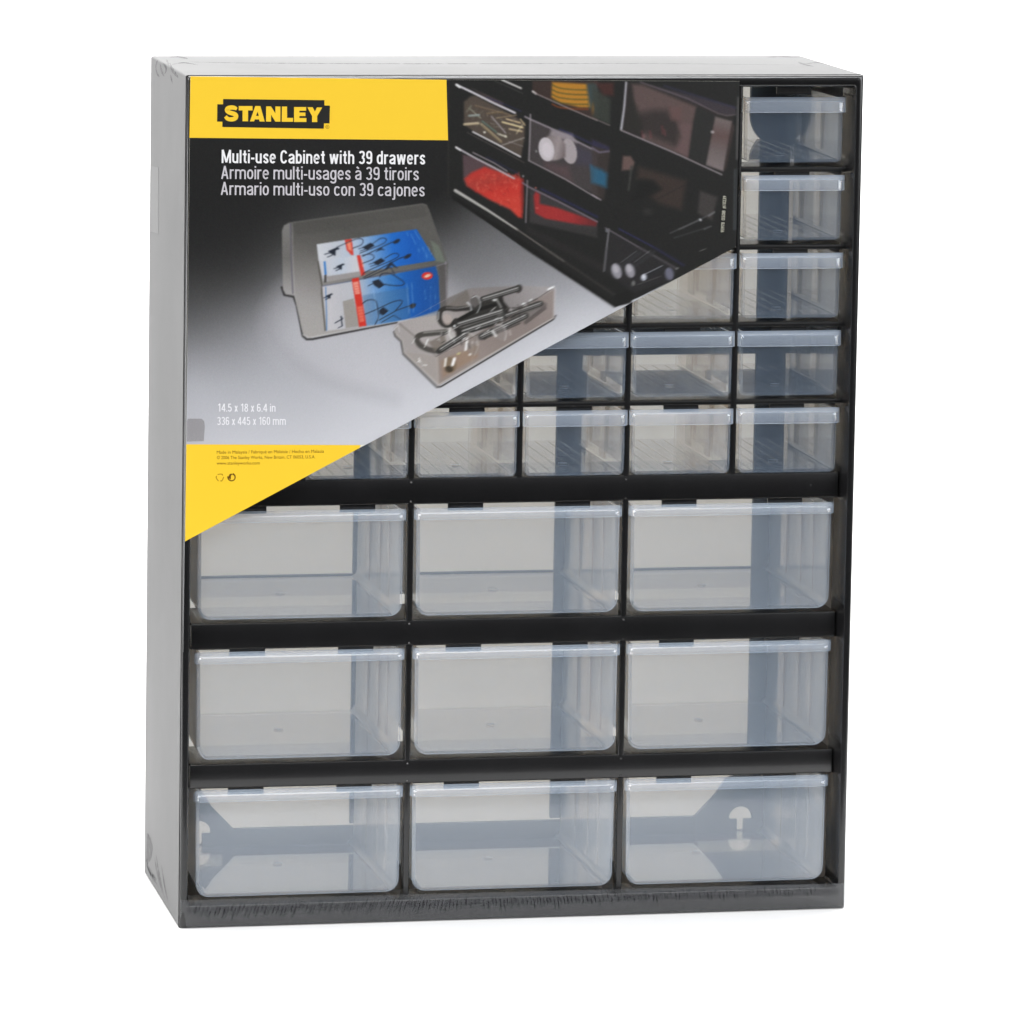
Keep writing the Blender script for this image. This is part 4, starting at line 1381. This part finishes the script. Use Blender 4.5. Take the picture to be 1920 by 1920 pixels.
line([(900, 140), (1780, 410)], 5, (48, 47, 66), 0.8, 5)
line([(425, 95), (400, 400), (362, 680)], 4.6, (170, 168, 176), 0.95, 2, taper=5.5)
line([(362, 690), (1000, 960), (1610, 1240)], 4, (132, 124, 128), 0.95, 2)
line([(1815, 280), (1800, 700), (1795, 1050)], 2.4, (112, 110, 110), 0.9, 2)
# lower dusky drawer
poly([(385, 1010), (480, 1010), (530, 1090), (500, 1180), (370, 1190)], (102, 82, 78), 0.95, 7)
line([(490, 1140), (455, 1430)], 5, (62, 62, 60), 0.9, 4)
poly([(580, 1140), (1170, 1320), (1110, 1680), (850, 1600), (700, 1500), (850, 1420), (760, 1320), (560, 1290)], (58, 48, 44), 0.9, 14)
poly([(600, 1310), (760, 1320), (860, 1420), (700, 1530), (480, 1560)], (26, 26, 25), 0.9, 14)
line([(820, 1540), (1150, 1370)], 2.4, (40, 36, 34), 0.9, 3)
poly([(1340, 1440), (1560, 1520), (1490, 1810), (1310, 1720)], (62, 58, 57), 0.95, 8)
ell((690, 1700), 50, 40, (50, 49, 48), 0.8, 0, 10)
line([(1080, 1920), (1340, 1800)], 3.2, (98, 98, 100), 0.9, 2.4)
ell((1340, 1800), 16, 14, (190, 194, 200), 0.95, 0, 3)
line([(1450, 1750), (1520, 1705)], 3, (150, 150, 154), 0.85, 2.4)
line([(1390, 1920), (1480, 1880)], 2.4, (110, 110, 114), 0.85, 2.4)
line([(1775, 1180), (1765, 1920)], 5, (66, 70, 74), 0.8, 3)
# bottom drawer with bolts
frame(820, 90, 3.2, 1.3)
poly([(1030, 1085), (1450, 1330), (1400, 1390), (1180, 1470), (1000, 1340)], (40, 39, 40), 0.95, 4)
poly([(530, 1060), (1000, 1300), (990, 1340), (540, 1110)], (40, 38, 38), 0.8, 8)
line([(1030, 1085), (1015, 1200), (1000, 1340)], 2.8, (146, 144, 150), 0.9, 2)
line([(1010, 1080), (1200, 1190), (1440, 1325)], 3.6, (96, 90, 96), 0.9, 2.4)
line([(1090, 1085), (1290, 1190), (1480, 1305)], 3.6, (46, 46, 92), 0.8, 3)
ell((1016, 1095), 9, 12, (110, 110, 118), 0.8)
for (x_, y_, rx, ry) in ((1075, 1338, 30, 48), (1156, 1336, 28, 44)):
    line([(x_ + 20, y_ - 20), (x_ + 140, y_ - 110)], 9, (48, 48, 50), 0.8, 4)
    line([(x_ + 25, y_ - 50), (x_ + 120, y_ - 120)], 2, (104, 104, 108), 0.7, 2.4)
    ell((x_, y_), rx, ry, (142, 140, 148), 1, -18, 2.5)
    ell((x_ - 4, y_ - 12), rx * .55, ry * .5, (186, 184, 190), 0.7, -18, 4)
line([(1240, 1375), (1360, 1315)], 11, (38, 38, 40), 1, 3)
line([(1236, 1362), (1350, 1306)], 2.4, (130, 132, 138), 0.9, 2)
ell((1239, 1376), 17, 21, (176, 180, 192), 1, 0, 2)
ell((1237, 1372), 9, 10, (224, 226, 232), 0.9, 0, 3)
ell((1392, 1355), 26, 38, (104, 104, 120), 1, -10, 3)
ell((1438, 1323), 6, 6, (150, 150, 150), 0.9)
ell((1176, 1412), 9, 16, (130, 130, 128), 0.9, 0, 3)
line([(1200, 1420), (1340, 1370)], 2.4, (72, 70, 70), 0.9, 2.4)
line([(1395, 1112), (1575, 1030), (1660, 985)], 2.2, (92, 92, 94), 0.9, 2)
line([(1420, 1140), (1640, 1070)], 2.2, (74, 74, 76), 0.8, 2.4)
ell((1580, 1032), 7, 7, (180, 180, 186), 0.9)
line([(1575, 1218), (1610, 1205)], 2, (110, 108, 106), 0.9, 2)
line([(1710, 850), (1712, 1110)], 10, (30, 30, 29), 0.3, 6)

# haze of the clear drawers and the softness of the screen print
frame(840, 140, 6.857, 1.3)
poly([(190, 1030), (330, 1060), (975, 1350), (950, 1840), (500, 1600), (200, 1400)], (96, 80, 80), 0.16, 8)
poly([(1050, 1430), (1920, 1900), (1920, 2000), (1050, 1900)], (80, 72, 76), 0.18, 8)
poly([(1055, 560), (1380, 700), (1920, 980), (1920, 1560), (1600, 1400), (1045, 1110)], (86, 80, 84), 0.14, 8)
for _ in range(1):
    for ax in (0, 1):
        CAN = 0.25 * np.roll(CAN, 1, ax) + 0.5 * CAN + 0.25 * np.roll(CAN, -1, ax)
CAN[0], CAN[-1], CAN[:, 0], CAN[:, -1] = CAN[2], CAN[-3], CAN[:, 2], CAN[:, -3]
CAN[1], CAN[-2], CAN[:, 1], CAN[:, -2] = CAN[2], CAN[-3], CAN[:, 2], CAN[:, -3]
# print grain
CAN += rng.normal(0, 2.2, (NY, NX, 1)) + rng.normal(0, 1.2, (NY, NX, 3))
CAN = np.clip(CAN, 6, 252)
X, Z = px2mm(PXX, PYY, CARD_Y - 0.06)
co = np.stack([X, np.full_like(X, CARD_Y - 0.06), Z], -1).reshape(-1, 3) * MM
me = bpy.data.meshes.new("printed_picture")
idx = np.arange(NY * NX).reshape(NY, NX)
quads = np.stack([idx[:-1, :-1], idx[:-1, 1:], idx[1:, 1:], idx[1:, :-1]], -1).reshape(-1, 4)
me.vertices.add(len(co))
me.vertices.foreach_set("co", co.ravel())
me.loops.add(quads.size)
me.loops.foreach_set("vertex_index", quads.ravel())
me.polygons.add(len(quads))
me.polygons.foreach_set("loop_start", np.arange(0, quads.size, 4))
me.polygons.foreach_set("loop_total", np.full(len(quads), 4))
att = me.color_attributes.new("print_ink", 'FLOAT_COLOR', 'POINT')
rgba = np.ones((NY * NX, 4), np.float32)
rgba[:, :3] = np.clip(lin(CAN.reshape(-1, 3)) * GAIN, 0, 0.95)
att.data.foreach_set("color", rgba.ravel())
me.update(calc_edges=True)
me.materials.append(principled("picture_print", (0.5, 0.5, 0.5), 0.35, 0.35, coat=0.3, vcol="print_ink"))
link("printed_picture", me, card)

# ------------------------------------------------------------------ shrink wrap where it shows: seams, crimps and corner folds
def on_plane(pts, axis, val):
    """Photo pixels -> mm on the cabinet's top (axis 2) or left side (axis 0)."""
    out = []
    for x, y in pts:
        d = np.array([(x - CAM_CX) / CAM_F, (y - CAM_CY) / CAM_F, 1.0]) @ CAM_M
        t = (val - CAM_C[axis]) / d[axis]
        out.append(np.array(CAM_C) + t * d)
    return np.array(out)


wrap = empty("shrink_wrap", "clear shrink wrap film with crimped bottom seam and creased corners round the cabinet", "plastic wrap")


def pleat(b, P, nrm, w, hgt):
    """A low folded ridge of film along the points P lying on a face with outward normal nrm."""
    P = np.array(P, float)
    t = np.gradient(P, axis=0)
    t /= np.linalg.norm(t, axis=1)[:, None] + 1e-9
    n_ = np.array(nrm, float)
    side = np.cross(t, n_)
    k = len(P)
    prof_ = np.sin(np.linspace(0.12, math.pi - 0.12, k))[:, None]
    rings = []
    for i in range(k):
        s_ = side[i] * w / 2 * prof_[i]
        base = P[i] + n_ * 0.03
        rings.append([tuple(base - s_), tuple(base + n_ * hgt * prof_[i] - s_ * .2), tuple(base + n_ * hgt * prof_[i] + s_ * .2), tuple(base + s_)])
    b.loft(rings, False)


def spl3(P, n=6):
    a = spline(P[:, :2], n)
    c = spline(np.stack([P[:, 2], P[:, 2]], 1), n)[:, :1]
    return np.hstack([a, c])


# bottom seam on the front
b = MB()
out_ = [(0.45, 15.6), (0.5, 5.5), (2.4, 9.8), (4.3, 0.35), (W - 0.5, 0.35), (W - 0.45, 14.2), (300, 14.6), (180, 14.9), (60, 15.4)]
b.prism(out_, -0.16, -0.12)
b.obj("bottom_seam", M['film'], wrap)
b = MB()
x = 9.0
while x < 352:
    sl_ = 3.4 if x < 120 else 3.4 - (x - 120) / 12 if x < 180 else -1.9 if x < 290 else -1.0
    z1, z0 = 13.4 - rng.uniform(0, 1.6), 4.2 + rng.uniform(0, 3.4) + (2.5 if x > 230 else 0)
    g = np.linspace(0, 1, 5)
    P = np.stack([x - sl_ * (1 - g) * (z1 - z0) / 10, np.full(5, -0.17), z0 + g * (z1 - z0)], 1)
    o_ = len(b.mi)
    pleat(b, P, (0, -1, 0), rng.uniform(0.7, 1.1), rng.uniform(0.25, 0.5))
    b.mi[o_:] = [1] * (len(b.mi) - o_)
    pleat(b, P + np.array([rng.uniform(0.6, 1.0), 0, rng.uniform(-1, 1)]), (0, -1, 0), rng.uniform(0.5, 0.9), 0.2)
    x += rng.uniform(1.6, 2.6)
b.obj("seam_crimps", [M['crease_shade'], M['crimp_light']], wrap, True)
for pts in ([(385, 1703), (600, 1702), (760, 1700), (980, 1692), (1200, 1686)], [(752, 1676), (790, 1685), (830, 1692), (852, 1686), (863, 1672)], [(1180, 1676), (1330, 1676), (1540, 1668)]):
    b = MB()
    X, Z = px2mm([p[0] for p in pts], [p[1] for p in pts], -0.17)
    pleat(b, spl3(np.stack([X, np.full(len(X), -0.17), Z], 1)), (0, -1, 0), 0.55, 0.3)
    b.obj("film_crease", M['crimp_light'], wrap, True)
# top seam and slits
b = MB()
for pts, w_ in (([(355, 116), (385, 117), (440, 118.2), (520, 119), (800, 120), (1100, 119.5), (1300, 120), (1492, 122)], 1.1), ([(1438, 107.4), (1465, 106.6), (1502, 107.8)], 5.5),
                ([(1497, 116), (1508, 121), (1526, 125)], 3.0), ([(1508, 120), (1532, 118), (1552, 121)], 2.4), ([(318, 108), (335, 106.5), (352, 111)], 5),
                ([(322, 121), (345, 118), (372, 122)], 3)):
    P = on_plane(pts, 2, H)
    pleat(b, spl3(P), (0, 0, 1), w_, 0.25)
b.obj("top_seam", M['fold_shade'], wrap, True)
b = MB()
for pts, w_ in (([(296, 112), (293, 122), (294, 136), (299, 144)], 2.5), ([(300, 120), (303, 132), (308, 143)], 3), ([(305, 118), (312, 128), (309, 138)], 2.5),
                ([(318, 118), (323, 130), (335, 146)], 3), ([(312, 112), (318, 124)], 2), ([(320, 140), (324, 158)], 2)):
    pleat(b, spl3(on_plane(pts, 0, 0.0)), (-1, 0, 0), w_, 0.3)
b.obj("corner_fold", M['fold_shade'], wrap, True)
b = MB()
P = on_plane([(275.5, 1562), (278, 1563), (283, 1572), (287.5, 1590), (283, 1612), (276, 1622), (274, 1612)], 0, -0.12)
b.add([tuple(p) for p in P], [tuple(range(len(P)))])
for pts, w_ in (([(274, 1612), (280, 1632), (290, 1645)], 4), ([(290, 1608), (296, 1640), (305, 1676)], 3.2), ([(293, 1603), (299, 1640), (309, 1685)], 2.4),
                ([(303, 1622), (309, 1660), (316, 1694)], 2.6), ([(284, 1640), (294, 1650)], 3), ([(273, 1618), (284, 1642), (296, 1660)], 2)):
    pleat(b, spl3(on_plane(pts, 0, 0.0)), (-1, 0, 0), w_, 0.35)
b.obj("corner_fold", M['fold_shade'], wrap, True)

b = MB()  # milky ridges added to draw the highlight along the top and left rim
for P, nr, w_, hh in ((np.array([[x_, 0.0, H - 1.15 - .0008 * x_] for x_ in np.linspace(2, W - 1.5, 40)]), (0, -1, 0), 1.0, 0.35),
                      (np.array([[1.0, 0.05, z_] for z_ in np.linspace(H - 3, 150, 30)]), (0, -1, 0), 0.8, 0.3)):
    P = P + np.stack([np.zeros(len(P)), np.zeros(len(P)), rng.normal(0, .05, len(P))], 1) * (1 if w_ == 1.0 else 0)
    pleat(b, P, nr, w_, hh)
b.obj("edge_highlight", M['edge_glint'], wrap, True)

# tape on the card's edge, sticker on the side
X, Z = px2mm([350.5, 352, 378, 383, 384, 382, 350], [789, 785, 785, 790, 800, 827, 828], -0.78)
b = MB()
b.prism([(float(u), float(v)) for u, v in zip(X, Z)], -0.84, -0.76)
o = b.obj("tape_strip", M['tape'])
o["label"], o["category"] = "short piece of greyish clear tape on the left edge of the card", "tape"
P = on_plane([(284.5, 311), (297.5, 314), (297.5, 438), (283, 434)], 0, 0.0)
b = MB()
b.add([(-0.05, p[1], p[2]) for p in P] + [(-0.15, p[1], p[2]) for p in P], [(3, 2, 1, 0), (4, 5, 6, 7), (0, 1, 5, 4), (1, 2, 6, 5), (2, 3, 7, 6), (3, 0, 4, 7)])
o = b.obj("sticker", principled("pale_sticker", (0.275, 0.275, 0.275), 0.6, 0.0))
o["label"], o["category"] = "pale blank rectangular sticker on the cabinet's grey left side", "sticker"
